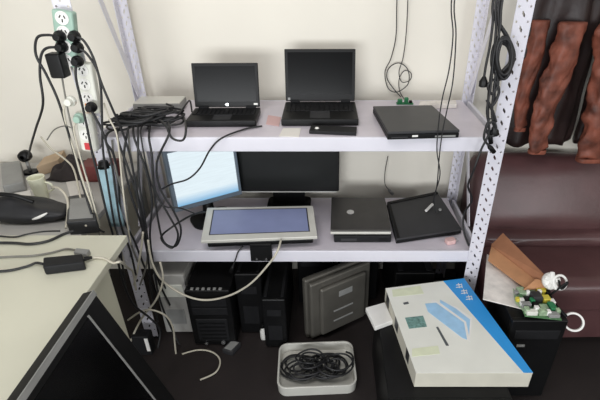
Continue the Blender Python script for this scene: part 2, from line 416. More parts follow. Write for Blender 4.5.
open_laptop('laptop', 'larger open black laptop with tall square screen on the upper shelf', (fR.x, fR.y, S1), math.radians(0.5), .306, .232, .030, .216, math.radians(12), 'square')
# optical drive caddy lying in front of the larger laptop
a = at(311, 127, Z=S1+.014); b = at(356, 129, Z=S1+.014)
cad = thing('drive_caddy', 'flat black drive caddy in front of the larger open laptop', 'drive')
MB().slab([at(309, 130.5, Z=S1+.014), at(356, 132.5, Z=S1+.014), at(357, 126.5, Z=S1+.014), at(311, 125, Z=S1+.014)], .0135).build('body', 'black2', cad, bevel=.002)
q = at(317, 128.3, Z=S1+.0143); MB().lathe([(.009, 0), (.006, .004)], 12, Matrix.Translation(q)).build('sticker', 'white', cad, smooth=True)
tag(MB().slab([at(279, 136, Z=S1+.0025), at(299, 137, Z=S1+.0025), at(301, 128, Z=S1+.0025), at(283, 128, Z=S1+.0025)], .0018).build('paper_slip', 'paper', bevel=.0005), 'small white paper slip at the upper shelf edge by larger laptop', 'paper')
tag(MB().slab([at(266, 124, Z=S1+.0025), at(279, 126, Z=S1+.0025), at(281, 117, Z=S1+.0025), at(268, 115, Z=S1+.0025)], .0018).build('card', 'pink', bevel=.0005), 'small pink card lying between the two open laptops', 'card')
# closed laptop on the upper shelf
cl = thing('laptop', 'closed flat black laptop at the right end of upper shelf', 'laptop')
zt = S1+.034
Q = [at(388, 132, Z=zt), at(460, 130, Z=zt), at(432, 105, Z=zt), at(373, 106, Z=zt)]
def inset_z(Q, z): return [Vector((p.x, p.y, z)) for p in Q]
def shrink(Q, s_):
    c = sum(Q, Vector())/4; return [c+(p-c)*s_ for p in Q]
MB().slab(inset_z(Q, S1+.022), .019).build('base', 'black', cl, bevel=.003)
MB().slab(inset_z(Q, zt), .011).build('lid', 'charcoal', cl, bevel=.003)
for p in shrink(Q, .85): MB().box(p.x-.01, p.x+.01, p.y-.008, p.y+.008, S1, S1+.004).build('foot', 'black2', cl)
e0, e1 = Q[0], Q[1]; ex = (e1-e0).normalized(); en = Vector((ex.y, -ex.x, 0))
def edge_patch(name, t0, t1, z0, z1, m, par):
    p0 = e0.lerp(e1, t0)+en*.0008; p1 = e0.lerp(e1, t1)+en*.0008
    return MB().add([(p0.x, p0.y, z0), (p1.x, p1.y, z0), (p1.x, p1.y, z1), (p0.x, p0.y, z1)] + [(p.x-en.x*.003, p.y-en.y*.003, z) for p, z in ((p0, z0), (p1, z0), (p1, z1), (p0, z1))],
                    [(0,1,2,3), (7,6,5,4), (0,4,5,1), (1,5,6,2), (2,6,7,3), (3,7,4,0)]).build(name, m, par)
edge_patch('badge', .34, .42, S1+.012, S1+.019, 'white', cl)
edge_patch('drive_slot', .66, .95, S1+.008, S1+.015, 'grey', cl)
edge_patch('card_slot', .05, .28, S1+.010, S1+.014, 'charcoal', cl)
# small things behind it
tag(MB().slab([at(419, 105, Z=S1+.02), at(457, 104, Z=S1+.02), at(456, 100, Z=S1+.02), at(420, 100.5, Z=S1+.02)], .019).build('flat_box', 'paper2', bevel=.002), 'slim pale printed box behind the closed laptop against the wall', 'box')
g = thing('circuit_board', 'little green circuit board behind the closed laptop', 'circuit board', at(403, 104, Z=S1))
MB().box(-.03, .045, -.012, .012, 0.001, .006).build('board', 'green', g)
MB().box(-.025, -.005, -.01, .01, .006, .022).build('connector', 'green', g, bevel=.002)
MB().box(.005, .022, -.01, .008, .006, .03).build('connector', 'green', g, bevel=.002)
MB().box(.027, .04, -.008, .008, .006, .016).build('connector', 'black', g, bevel=.001)

# ------------------------------------------------------------------ monitors on the lower shelf
def monitor(name, label, bl, br, h, th, tilt, m_frame, m_screen, bz, stand):
    bl, br = Vector(bl), Vector(br); w_ = (br-bl).xy.length; mid = (bl+br)/2
    ang = math.atan2(br.y-bl.y, br.x-bl.x); zb = bl.z-S2
    root = thing(name, label, 'monitor', (mid.x, mid.y, S2), (0, 0, ang))
    m = Matrix.Translation((0, 0, zb)) @ Matrix.Rotation(-tilt, 4, 'X')
    fr = MB().box(-w_/2, w_/2, 0, th, 0, h, m=m).build('housing', m_frame, root, bevel=.005)
    MB().box(-w_/2+bz, w_/2-bz, -.0015, .004, bz*1.5, h-bz, m=m).build('screen', m_screen, fr)
    MB().box(-w_*.3, w_*.3, th-.004, th+.02, h*.2, h*.75, m=m).build('rear_cover', 'black2', fr, bevel=.006)
    stand(root, m, w_, zb, th)
    return root
def stand_disc(root, m, w_, zb, th):
    MB().tube([(0, .035, .012), (0, .045, .05), (0, .05, zb+.12)], [.034, .026, .026], 14).build('neck', 'black', root, smooth=True)
    MB().prism(rrect(.20, .16, .06, 6), 0, .014, 'Z').build('base', 'black', root, bevel=.004).location = (0.0, .0, 0)
def stand_wide(root, m, w_, zb, th):
    MB().box(-.075, .085, .004, .03, .012, zb+.10).build('neck', 'black', root, bevel=.004)
    MB().prism(rrect(.22, .13, .03, 5), 0, .014, 'Z').build('base', 'black', root, bevel=.004).location = (0.005, .005, 0)
z = .605
monitor('monitor', 'angled grey monitor with lit white screen on the lower shelf', at(175.5, 213, Z=z), at(242.5, 194.5, Z=z), .300, .042, math.radians(4), 'bluegrey', 'lit', .017, stand_disc)
z = .634
bl = at(236.5, 192.5, Y=1.935); br = at(339, 190.5, Y=1.935); bl.z = br.z = (bl.z+br.z)/2
mr = monitor('monitor', 'wide black monitor with blank dark screen on the lower shelf', bl, br, .285, .045, math.radians(3), 'black', 'screen2', .016, stand_wide)
MB().box(-.245, .245, -.001, .004, bl.z-S2-.004, bl.z-S2).build('bottom_trim', 'white', mr)
# flat-lying monitor with pale frame
fm = thing('monitor', 'pale framed monitor lying face up near the lower shelf edge', 'monitor')
q = [at(200.5, 241, Z=.583), at(317.5, 236.5, Z=.583), at(313, 205.5, Z=.612), at(207, 207.5, Z=.612)]
hs = MB().slab(q, .016).build('frame', 'silver', fm, bevel=.003)
n = (q[1]-q[0]).cross(q[3]-q[0]).normalized()
def quv(u, v, h=0.0): return q[0].lerp(q[1], u).lerp(q[3].lerp(q[2], u), v)+n*h
MB().slab([quv(.072, .17, .0006), quv(.93, .17, .0006), quv(.93, .90, .0006), quv(.072, .90, .0006)], .004).build('screen', 'slate', hs)
bez = MB()
for (u0, u1, v0, v1) in ((.062, .94, .155, .17), (.062, .94, .90, .915), (.062, .072, .17, .90), (.93, .94, .17, .90)):
    bez.slab([quv(u0, v0, .0012), quv(u1, v0, .0012), quv(u1, v1, .0012), quv(u0, v1, .0012)], .004)
bez.build('inner_bezel', 'charcoal', hs)
MB().slab([quv(.05, .0, -.0155), quv(.965, .0, -.0155), quv(.92, .92, -.016), quv(.08, .92, -.016)], .024).build('rear_cover', 'black', fm, bevel=.006)
MB().slab([quv(.22, .2, -.037), quv(.78, .2, -.037), quv(.78, .8, -.037), quv(.22, .8, -.037)], max(.01, quv(.5, .2).z-.037-S2-.002)).build('rear_block', 'black', fm, bevel=.004)
# stand plate that hangs over the shelf lip
c0, c1 = at(249, 240, Y=1.530), at(271, 240, Y=1.530); zb = at(260, 263, Y=1.512).z
st = MB(); zs = .562
pl = [(c0.x, RF-.008, zs), (c1.x, RF-.008, zs), (c1.x, RF-.012, zb), (c0.x, RF-.012, zb)]
stp = MB().slab([pl[3], pl[2], pl[1], pl[0]], .008).build('stand_plate', 'black', fm, bevel=.002)
MB().box(c0.x+.004, c1.x-.004, RF-.010, RF+.06, zs-.012, zs).build('stand_arm', 'black', fm, bevel=.002)
for t in (.28, .72): MB().lathe([(.0045, 0), (.004, .002)], 10, Matrix.Translation((c0.x+(c1.x-c0.x)*t, RF-.0125-.008*0, zb+.012)) @ Matrix.Rotation(PI/2, 4, 'X')).build('screw', 'chrome', stp)

# ------------------------------------------------------------------ silver laptop stacked on a dock, lower shelf
fx0, fx1 = at(334, 243, Z=S2), at(390, 243, Z=S2)
dk = thing('laptop', 'black laptop under the grey lidded one on lower shelf', 'laptop', (0, 0, 0))
yb_ = at(358, 197, Z=.60).y-.005
MB().add([(fx0.x, fx0.y, S2+.003), (fx1.x+.004, fx0.y, S2+.003), (fx1.x+.01, yb_, S2+.003), (fx0.x-.005, yb_, S2+.003),
          (fx0.x, fx0.y, S2+.036), (fx1.x+.004, fx0.y, S2+.036), (fx1.x+.01, yb_, S2+.058), (fx0.x-.005, yb_, S2+.058)],
         [(3,2,1,0), (4,5,6,7), (0,1,5,4), (1,2,6,5), (2,3,7,6), (3,0,4,7)]).build('base', 'black2', dk, bevel=.004)
MB().box(fx0.x+.03, fx0.x+.10, fx0.y-.001, fx0.y+.006, S2+.012, S2+.024).build('drive_slot', 'charcoal', dk)
MB().box(fx1.x-.05, fx1.x-.01, fx0.y-.001, fx0.y+.006, S2+.010, S2+.026).build('card_slot', 'black', dk)
for x in (fx0.x+.03, fx1.x-.03):
    for y in (fx0.y+.03, yb_-.03): MB().box(x-.012, x+.012, y-.01, y+.01, S2, S2+.004).build('foot', 'black', dk)
sl = thing('laptop', 'closed grey lidded laptop with round badge on lower shelf', 'laptop')
za, zb_ = S2+.064, S2+.090
q2 = [at(330.5, 230, Z=za), at(391.5, 230, Z=za), at(385, 197.5, Z=zb_), at(331.5, 197, Z=zb_)]
MB().slab([p-Vector((0, 0, .011)) for p in q2], .014).build('base', 'silver', sl, bevel=.003)
MB().slab(q2, .010).build('lid', 'lid', sl, bevel=.003)
n2 = (q2[1]-q2[0]).cross(q2[3]-q2[0]).normalized(); ctr = q2[0].lerp(q2[1], .34).lerp(q2[3].lerp(q2[2], .34), .52)
MB().lathe([(.017, -.001), (.017, .0008), (.0145, .0008), (.0145, .0003)], 24, Matrix.Translation(ctr) @ n2.to_track_quat('Z', 'Y').to_matrix().to_4x4()).build('badge', 'chrome', sl, smooth=False)
# loose laptop screen leaning at the right end
ls = thing('laptop', 'dark laptop lying askew at the right end of lower shelf', 'laptop')
q3 = [at(396.5, 239, Z=S2+.030), at(462, 229, Z=S2+.034), at(437, 191.5, Z=S2+.072), at(387, 202, Z=S2+.066)]
MB().slab(q3, .012).build('lid', 'charcoal', ls, bevel=.002)
MB().slab([p-Vector((0, 0, .013)) for p in q3], .014).build('base', 'black', ls, bevel=.003)
n3 = (q3[1]-q3[0]).cross(q3[3]-q3[0]).normalized()
def q3uv(u, v, h=0.0): return q3[0].lerp(q3[1], u).lerp(q3[3].lerp(q3[2], u), v)+n3*h
rim = MB()
for (u0, u1, v0, v1) in ((0.01, .99, .93, .985), (0.01, .05, .02, .93)): rim.slab([quv_ for quv_ in (q3uv(u0, v0, .004), q3uv(u1, v0, .004), q3uv(u1, v1, .004), q3uv(u0, v1, .004))], .006)
rim.build('raised_rim', 'black', ls)
MB().box(-.02, .10, -.02, .02, 0, .04, m=Matrix.Translation((q3uv(.5, .82).x-.05, q3uv(.5, .82).y-.02, S2+.0))).build('prop_block', 'black2', ls)
def bar_on(p0, p1, r): return MB().tube([p0, p1], r, 8)
tag(bar_on(q3uv(.60, .53, .009), q3uv(.76, .66, .009), .007).build('usb_stick', 'white', smooth=False), 'small white stick lying on the askew dark laptop', 'usb stick')
tag(MB().lathe([(.006, .001), (.008, .006), (.005, .012)], 10, Matrix.Translation(q3uv(.84, .50, .0005))).build('cap', 'grey', smooth=True), 'tiny grey cap beside the white stick on dark laptop', 'cap')
ap = at(450, 243, Z=S2)
pw = thing('wall_adapter', 'small pinkish white adapter on the lower shelf front corner', 'adapter', ap, (0, 0, .3))
MB().prism(rrect(.045, .034, .01), 0.001, .022, 'Z').build('body', 'pink', pw, bevel=.004)
for s_ in (-1, 1): MB().box(.022, .036, s_*.008-.002, s_*.008+.002, .009, .013).build('prong', 'chrome', pw)

# ------------------------------------------------------------------ under the rack
def tower(name, label, x0, x1, y0, y1, h, m, style):
    root = thing(name, label, 'computer', ((x0+x1)/2, y0, 0)); w_ = x1-x0; d = y1-y0
    MB().box(-w_/2, w_/2, .02, d, .012, h).build('case', m, root, bevel=.004)
    fp = MB().box(-w_/2, w_/2, 0, .022, .012, h+.004).build('front_panel', m, root, bevel=.006)
    for sx in (-1, 1):
        for y in (.05, d-.05): MB().box(sx*(w_/2-.025)-.012, sx*(w_/2-.025)+.012, y-.012, y+.012, 0, .013).build('foot', 'black2', root)
    if style == 'bays':
        for k in range(2): MB().box(-w_*.40, w_*.40, -.003, .004, h*.80-k*.050-.020, h*.80-k*.050+.022).build('drive_bay', 'black2', fp, bevel=.002)
        for k in range(6): MB().box(-w_*.36+k*w_*.125, -w_*.36+k*w_*.125+.012, .004, .016, h+.004, h+.009).build('button', 'grey', fp)
        MB().box(-w_*.36, w_*.36, -.005, .003, h*.12, h*.52).build('intake_panel', 'black2', fp, bevel=.003)
        for k in range(5): MB().box(-w_*.30, w_*.30, -.0065, .003, h*.16+k*h*.07, h*.16+k*h*.07+.008).build('slat', 'black', fp)
        MB().lathe([(.011, 0), (.010, .006)], 14, Matrix.Translation((w_*.2, -.004, h*.09)) @ Matrix.Rotation(PI/2, 4, 'X')).build('power_button', 'chrome', fp)
        MB().lathe([(.008, 0), (.007, .006)], 14, Matrix.Translation((-w_*.2, -.004, h*.07)) @ Matrix.Rotation(PI/2, 4, 'X')).build('reset_button', 'chrome', fp)
    elif style == 'slim':
        MB().box(-w_*.42, -w_*.30, .02, d-.02, h, h+.006).build('rail', 'black2', root)
        MB().box(w_*.30, w_*.42, .02, d-.02, h, h+.006).build('rail', 'black2', root)
        MB().box(-w_*.3, w_*.3, -.003, .004, h*.70, h*.82).build('drive_bay', 'black2', fp)
        MB().box(-w_*.3, w_*.3, -.003, .004, h*.2, h*.5).build('intake_panel', 'black2', fp)
    else:
        MB().box(-w_*.4, w_*.4, -.003, .004, h*.66, h*.86).build('drive_bay', 'strip' if style == 'plain' else 'black2', fp, bevel=.002)
        MB().box(-w_*.3, w_*.3, -.003, .004, h*.2, h*.45).build('intake_panel', 'grey' if style == 'plain' else 'black2', fp)
    return root
tower('computer_tower', 'black computer tower with row of buttons under the lower shelf', -.525, -.325, 1.485, 1.93, .340, 'tower', 'bays')
tower('computer_tower', 'narrow white computer tower under the shelf near the left post', -.685, -.545, 1.56, 1.95, .365, 'offwhite', 'plain')
tower('computer_tower', 'slim black computer tower in the middle under the shelf', -.185, -.080, 1.47, 1.86, .300, 'tower', 'slim')
tower('computer_tower', 'black computer tower pushed deep behind the grey monitor', .42, .60, 1.58, 1.98, .36, 'tower', 'slim')
tower('computer_tower', 'black filler tower added to darken the gap right of the one with buttons', -.315, -.195, 1.56, 1.98, .37, 'tower', 'slim')  # this and the next two: filler towers added to black out the background
tower('computer_tower', 'low black filler tower added to darken the wall behind grey monitor', -.045, .14, 1.77, 1.99, .385, 'tower', 'plainblack')
tower('computer_tower', 'black filler tower added to darken the wall beside the low one', .16, .37, 1.80, 1.99, .40, 'tower', 'plainblack')
# grey monitor seen from behind
A = at(308.5, 285, Y=1.50); B = at(366, 262, Z=A.z)
ang = math.atan2(B.y-A.y, B.x-A.x); wid, hh = .36, A.z-.004
gm = thing('monitor', 'grey monitor turned back to the viewer under the shelf', 'monitor', (A.x, A.y, 0), (math.radians(-1), 0, ang))
MB().box(0, wid, .028, .060, .004, hh).build('housing', 'gunmetal', gm, bevel=.010, seg=3)
MB().box(.012, wid-.012, .0, .03, .016, hh-.012).build('rear_shell', 'gunmetal', gm, bevel=.012, seg=3)
rc = MB().box(.055, wid-.05, -.022, .004, .035, hh-.045).build('rear_cover', 'gunmetal', gm, bevel=.014, seg=3)
MB().box(.15, .225, -.0235, -.018, hh*.66, hh*.75).build('rating_plate', 'grey', rc)
for k in range(2): MB().box(.12, .23, -.024, -.018, hh*.44-k*.06, hh*.44-k*.06+.008).build('vent_slot', 'grey', rc)
# tray with cables
t0, t1 = at(281, 343, Z=.06), at(353, 341, Z=.06)
tr = thing('plastic_tray', 'pale plastic tray of cables on the floor in front', 'tray', ((t0.x+t1.x)/2, t0.y-.11, 0), (0, 0, .05))
wt = t1.x-t0.x; dt = .24
o = MB(); outer = rrect(wt, dt, .04, 5); inn = rrect(wt-.016, dt-.016, .034, 5); k = len(outer)
vs = [(x, y, 0) for x, y in outer]+[(x*1.02, y*1.02, .055) for x, y in outer]+[(x*1.02, y*1.02, .055) for x, y in inn]+[(x, y, .008) for x, y in inn]
fs = [tuple(reversed(range(k)))]
for L in range(3):
    for i in range(k): fs.append((L*k+i, L*k+(i+1) % k, (L+1)*k+(i+1) % k, (L+1)*k+i))
fs.append(tuple(3*k+i for i in range(k)))
o.add(vs, fs).build('body', 'silver', tr, bevel=.002)
cpt = Vector(tr.location)
for j, nm in enumerate(('black cable coiled at the left of the pale tray', 'black cable coiled at the right of the pale tray')):
    pts = []
    for i in range(120):
        a_ = i*.42+j+.3*math.sin(i*.5); r_ = (.042+.036*math.sin(i*.37+j*2))
        pts.append((cpt.x-.06+j*.12+r_*1.35*math.cos(a_), cpt.y+r_*math.sin(a_), .017+.00045*i+.004*math.sin(i*1.3)))
    tag(MB().tube(catmull(pts, 3), .0045, 6).build('cable', 'cable', smooth=True), nm, 'cable')
# black case carrying the printed box
cs = thing('computer_case', 'black computer case lying flat under the blue and cream box', 'computer', (0, 0, 0))
BZ = .40                                        # box top
X0, Y0 = .315, .93
MB().box(X0, X0+.42, Y0+.035, 1.43, .012, .325).build('case', 'tower', cs, bevel=.004)
fpn = MB().box(X0, X0+.42, Y0+.015, Y0+.037, .012, .327).build('front_panel', 'black', cs, bevel=.005)
MB().box(X0+.03, X0+.18, Y0+.011, Y0+.02, .25, .29).build('drive_bay', 'black2', fpn, bevel=.002)
MB().box(X0+.03, X0+.18, Y0+.011, Y0+.02, .19, .23).build('drive_bay', 'black2', fpn, bevel=.002)
for x in (X0+.04, X0+.38):
    for y in (Y0+.09, 1.38): MB().box(x-.015, x+.015, y-.015, y+.015, 0, .013).build('foot', 'black2', cs)
# small white box on it
wb = [at(376, 326.5, Z=.327), at(392, 319, Z=.327), at(386, 301.5, Z=.327), at(365.5, 308, Z=.327)]
wb = [at(375, 327, Z=.350), at(393, 320.5, Z=.350), at(385, 302, Z=.350), at(365.5, 307.5, Z=.350)]
tag(MB().slab(wb, .0225).build('adapter_box', 'white', bevel=.003), 'small white box on the black case left of printed box', 'box')
# printed box
pb = thing('printed_box', 'flat cream and blue printed cardboard box under the shelf', 'box')
qb = [at(416, 373, Z=BZ), at(533, 373, Z=BZ), at(464, 278.5, Z=BZ), at(385.5, 288.5, Z=BZ)]
bx = MB().slab(qb, .072).build('carton', 'boxside', pb, bevel=.002)
def buv(u, v, h=0.0): return qb[0].lerp(qb[1], u).lerp(qb[3].lerp(qb[2], u), v)+Vector((0, 0, h))
def print_poly(name, uv, m, h, par, t=.0012): 
    pts = [buv(u, v, h) for u, v in uv]; k = len(pts)
    mb = MB(); mb.v = pts+[p-Vector((0, 0, t)) for p in pts]
    mb.f = [tuple(range(k)), tuple(reversed(range(k, 2*k)))]+[(i, k+i, k+(i+1) % k, (i+1) % k) for i in range(k)]
    return mb.build(name, m, par)
lid = print_poly('lid', [(0, 0), (1, 0), (1, 1), (0, 1)], 'boxtop', .0012, pb, .002)
# helper: pixel -> uv on the box top, by simple search
def uvpix(px, py):
    p = at(px, py, Z=BZ); u, v = .5, .5
    for _ in range(25):
        e = buv(u, v)-p; du = (buv(u+.01, v)-buv(u, v))*100; dv = (buv(u, v+.01)-buv(u, v))*100
        det = du.x*dv.y-du.y*dv.x
        u -= (e.x*dv.y-e.y*dv.x)/det; v -= (du.x*e.y-du.y*e.x)/det
    return (u, v)
def pix_print(name, pix, m, h, par=None): return print_poly(name, [uvpix(*p) for p in pix], m, h, par or lid)
c = uvpix(443, 281); d_ = uvpix(512, 360)
sl_ = (c[0]-d_[0])/(c[1]-d_[1]) if abs(c[1]-d_[1]) > 1e-6 else 0
u_bot = d_[0]-sl_*d_[1]; u_top = d_[0]+sl_*(1-d_[1])
print_poly('blue_stripe', [(u_bot, 0), (1, 0), (1, 1), (u_top, 1)], 'blue', .0016, lid)
pix_print('picture_outline', [(432, 300), (456, 307), (472, 318), (470, 342), (462, 334), (430, 305)], 'white', .0017)
pix_print('picture', [(425, 304), (436, 303), (464, 323), (467, 340), (462, 338), (428, 312)], 'paleblue', .0020)
pix_print('picture', [(440, 300), (456, 309), (470, 320), (469, 336), (466, 322), (440, 303)], 'paleblue', .0021)
pix_print('print_panel', [(409, 329), (427, 327), (423, 316), (405, 318)], 'teal', .0020)
pix_print('print_panel', [(393, 297), (424, 294), (420, 286), (392, 290)], 'palegreen', .0019)
pix_print('print_panel', [(412, 357), (440, 354), (438, 346), (412, 349)], 'palegreen', .0019)
pix_print('print_line', [(446, 346), (449, 346), (438, 327), (436, 327.5)], 'ink', .0020)
pix_print('print_line', [(404, 305), (409, 304), (408, 302), (403, 303)], 'ink', .0020)
for (x, y) in ((459, 285), (464, 291), (469, 297)):      # white glyph strokes printed on the stripe
    for (a0, b0, a1, b1) in ((-3, 0, 3, -.6), (-3, 2.4, 3, 1.8), (-1, -1.6, 0.2, 3.4), (1.8, -1, 3, 3.2)):
        w1 = .7
        pix_print('letter_stroke', [(x+a0, y+b0), (x+a0, y+b0+w1) if abs(a1-a0) > 3 else (x+a0+w1, y+b0), (x+a1, y+b1+w1) if abs(a1-a0) > 3 else (x+a1+w1, y+b1), (x+a1, y+b1)][::-1], 'white', .0022)
for (v0, v1) in ((.18, .26), (.52, .62), (.84, .94)):     # tape tabs folded over the left side
    p0, p1 = buv(0, v0), buv(0, v1); e_ = (buv(0, 1)-buv(0, 0)).normalized(); nn = Vector((-e_.y, e_.x, 0)); nn = nn if nn.x < 0 else -nn
    MB().add([p0+nn*.001, p1+nn*.001, p1+nn*.001-Vector((0, 0, .05)), p0+nn*.001-Vector((0, 0, .05)), p0-nn*.002, p1-nn*.002, p1-nn*.002-Vector((0, 0, .05)), p0-nn*.002-Vector((0, 0, .05))],
             [(0,1,2,3), (7,6,5,4), (0,4,5,1), (1,5,6,2), (2,6,7,3), (3,7,4,0)]).build('tape_tab', 'charcoal', bx)

# ------------------------------------------------------------------ crate with boards in front of the sofa
KZ = .44
kx0, kx1, ky0, ky1 = .80, 1.01, 1.205, 1.44
cr = thing('computer_case', 'upright black computer case in front of the sofa', 'computer', (0, 0, 0))
MB().box(kx0, kx1, ky0+.02, ky1, .012, KZ).build('case', 'tower', cr, bevel=.004)
fpn = MB().box(kx0, kx1, ky0, ky0+.022, .012, KZ+.003).build('front_panel', 'black', cr, bevel=.006)
MB().box(kx0+.02, kx1-.02, ky0-.003, ky0+.005, KZ-.09, KZ-.045).build('drive_bay', 'black2', fpn, bevel=.002)
MB().box(kx0+.04, kx0+.07, ky0-.004, ky0+.005, KZ-.13, KZ-.12).build('button', 'grey', fpn)
for x in (kx0+.03, kx1-.03):
    for y in (ky0+.04, ky1-.04): MB().box(x-.012, x+.012, y-.012, y+.012, 0, .013).build('foot', 'black2', cr)
# printed paper sheet under the boards
zq = KZ+.008
sheet = [at(483, 299, Z=zq), at(559, 318, Z=zq), at(536, 276, Z=zq), at(487, 254, Z=zq)]
tag(MB().slab(sheet, .004).build('printed_sheet', 'paper2', bevel=.001), 'pale printed packaging sheet under the circuit board on black case', 'paper')
# cardboard
cbz = .475
cb = thing('cardboard_box', 'torn open brown cardboard box between rack post and sofa', 'box')
f1 = [at(488, 260, Z=cbz), at(528, 290, Z=cbz), at(543, 283, Z=cbz+.015), at(492, 243, Z=cbz+.015)]
f2 = [at(491, 245, Z=cbz+.017), at(543, 285, Z=cbz+.017), at(547, 277, Z=cbz+.05), at(503, 233, Z=cbz+.05)]
MB().slab(f1, .005).build('inner_flap', 'cardboard', cb)
MB().slab(f2, .005).build('outer_flap', 'cardboard2', cb)
f3 = [at(523, 290, Z=cbz+.002), at(545, 289, Z=cbz+.002), at(547, 281, Z=cbz+.03), at(536, 279, Z=cbz+.03)]
MB().slab(f3, .004).build('end_flap', 'cardboard', cb)
cen = at(515, 262, Z=cbz-.02)
MB().slab([at(495, 262, Z=cbz-.008), at(527, 286, Z=cbz-.008), at(538, 278, Z=cbz-.008), at(502, 250, Z=cbz-.008)], .016).build('body', 'cardboard2', cb)
# circuit board
pz = KZ+.016
pc = thing('circuit_board', 'green circuit board crowded with components on the black case', 'circuit board')
qp = [at(525, 316, Z=pz), at(562, 320, Z=pz), at(547, 290, Z=pz), at(514, 290, Z=pz)]
bd = MB().slab(qp, .003).build('board', 'pcb', pc)
def puv(u, v): return qp[0].lerp(qp[1], u).lerp(qp[3].lerp(qp[2], u), v)
for i, (u, v, sx, sy, h, m_) in enumerate([(.15, .85, .014, .02, .02, 'pcb2'), (.45, .9, .016, .016, .015, 'pcb2'), (.75, .88, .02, .014, .025, 'yellow'), (.2, .6, .016, .012, .012, 'black'),
        (.5, .62, .018, .02, .030, 'charcoal'), (.78, .6, .014, .014, .022, 'yellow'), (.12, .35, .018, .01, .02, 'grey'), (.4, .36, .01, .02, .018, 'black'), (.62, .34, .016, .012, .012, 'pcb2'),
        (.85, .34, .012, .02, .02, 'green'), (.2, .1, .02, .01, .018, 'strip'), (.5, .12, .014, .01, .024, 'pcb2'), (.8, .1, .02, .012, .014, 'grey'), (.3, .75, .006, .006, .03, 'white'), (.65, .78, .007, .007, .03, 'white'), (.9, .78, .007, .007, .028, 'black'), (.05, .5, .008, .008, .02, 'white'), (.35, .5, .008, .01, .022, 'green'), (.93, .5, .008, .012, .02, 'white'), (.08, .15, .009, .01, .022, 'pcb2'), (.36, .2, .008, .008, .026, 'white'), (.66, .14, .009, .009, .02, 'white'), (.95, .2, .007, .009, .022, 'pcb2')]):
    p = puv(u, v); MB().box(p.x-sx, p.x+sx, p.y-sy, p.y+sy, pz, pz+h).build('component', m_, bd, bevel=.002)
pc2 = thing('circuit_board', 'pale green circuit board overlapping the cardboard flap', 'circuit board')
qp2 = [at(515, 302, Z=pz+.003), at(527, 314, Z=pz+.003), at(521, 296, Z=pz+.003), at(513, 288, Z=pz+.003)]
bd2 = MB().slab(qp2, .003).build('board', 'pcb2', pc2)
for (u, v, m_) in ((.3, .3, 'yellow'), (.7, .3, 'white'), (.3, .75, 'grey'), (.7, .7, 'pcb')):
    p = qp2[0].lerp(qp2[1], u).lerp(qp2[3].lerp(qp2[2], u), v); MB().box(p.x-.008, p.x+.008, p.y-.008, p.y+.008, pz+.003, pz+.018).build('component', m_, bd2, bevel=.002)
# white plug coil and white ring
def ring(center, r, tube_r, nrm, n=28):
    qn = Vector(nrm).normalized().to_track_quat('Z', 'Y').to_matrix().to_4x4(); m = Matrix.Translation(center) @ qn
    return [m @ Vector((r*math.cos(2*PI*i/n), r*math.sin(2*PI*i/n), 0)) for i in range(n+1)]
wc = thing('fan', 'small white cooling fan with black cable loop on sofa edge', 'fan')
pf = at(550, 281, Z=cbz+.045)
mfan = Matrix.Translation(pf) @ Vector((.25, -.75, .6)).normalized().to_track_quat('Z', 'Y').to_matrix().to_4x4()
MB().lathe([(.030, -.012), (.034, 0), (.030, .012), (.012, .016)], 18, mfan).build('hub', 'white', wc, smooth=True)
for k in range(5):
    MB().box(.014, .036, -.008, .008, .006, .018, m=mfan @ Matrix.Rotation(k*2*PI/5, 4, 'Z')).build('blade', 'white', wc, bevel=.003)
MB().tube(ring(pf+Vector((.034, -.01, .002)), .027, 0, (.1, -.8, .5)), .005, 8).build('ring', 'white', wc, smooth=True)
MB().tube(catmull([pf+Vector((.02, -.02, .02)), pf+Vector((.035, -.03, -.015)), pf+Vector((.05, -.03, .02)), pf+Vector((.01, -.03, -.03)), pf+Vector((.0, -.02, -.06))], 6), .004, 6).build('lead', 'black', wc, smooth=True)
rc_ = at(571, 318, Z=.40)
tp = thing('tape_roll', 'white ring of tape hanging at the right of black case', 'tape')
mring = Matrix.Translation(rc_ + Vector((0, -.02, -.0))) @ Vector((-.35, -.75, .55)).normalized().to_track_quat('Z', 'Y').to_matrix().to_4x4()
pr = [(.029, -.009), (.037, -.009), (.037, .009), (.029, .009)]
mbr = MB(); nn_ = 28
for (r_, z_) in pr:
    for j in range(nn_): mbr.v.append(mring @ Vector((r_*math.cos(2*PI*j/nn_), r_*math.sin(2*PI*j/nn_), z_)))
for i in range(4):
    for j in range(nn_): mbr.f.append((i*nn_+j, i*nn_+(j+1) % nn_, ((i+1) % 4)*nn_+(j+1) % nn_, ((i+1) % 4)*nn_+j))
mbr.build('roll', 'white', tp, bevel=.002)
st_ = mring @ Vector((-.037, 0, 0))
MB().tube([at(558, 308, Z=KZ+.012), at(566, 316, Z=KZ+.0), st_], .006, 8).build('strap', 'black', tp)

# ------------------------------------------------------------------ leaning black television against the desk
tv = thing('television', 'black flat screen with silver edge leaning against the desk', 'television')
topA = at(93, 290, Z=DZ+.005); tx = DX1+.046
tY1 = at(93, 290, X=tx).y; tz = at(93, 290, X=tx).z
bx_ = tx+.25
tq = [(tx, tY1-.62, tz), (bx_, tY1-.62, .008), (bx_, tY1, .008), (tx, tY1, tz)]
tqv = [Vector(p) for p in tq]
def tuv(u, v, h=0): # u along depth (0 near .. 1 far), v from top 0 to bottom 1
    nrm = (tqv[1]-tqv[0]).cross(tqv[3]-tqv[0]).normalized()
    return tqv[0].lerp(tqv[3], u).lerp(tqv[1].lerp(tqv[2], u), v)+nrm*h
hsn = MB().slab([tuv(0, 0), tuv(0, 1), tuv(1, 1), tuv(1, 0)], .035).build('housing', 'black', tv, bevel=.004)
MB().slab([tuv(.02, .045, .0015), tuv(.02, .95, .0015), tuv(.88, .95, .0015), tuv(.88, .045, .0015)], .003).build('screen', 'screen', hsn)
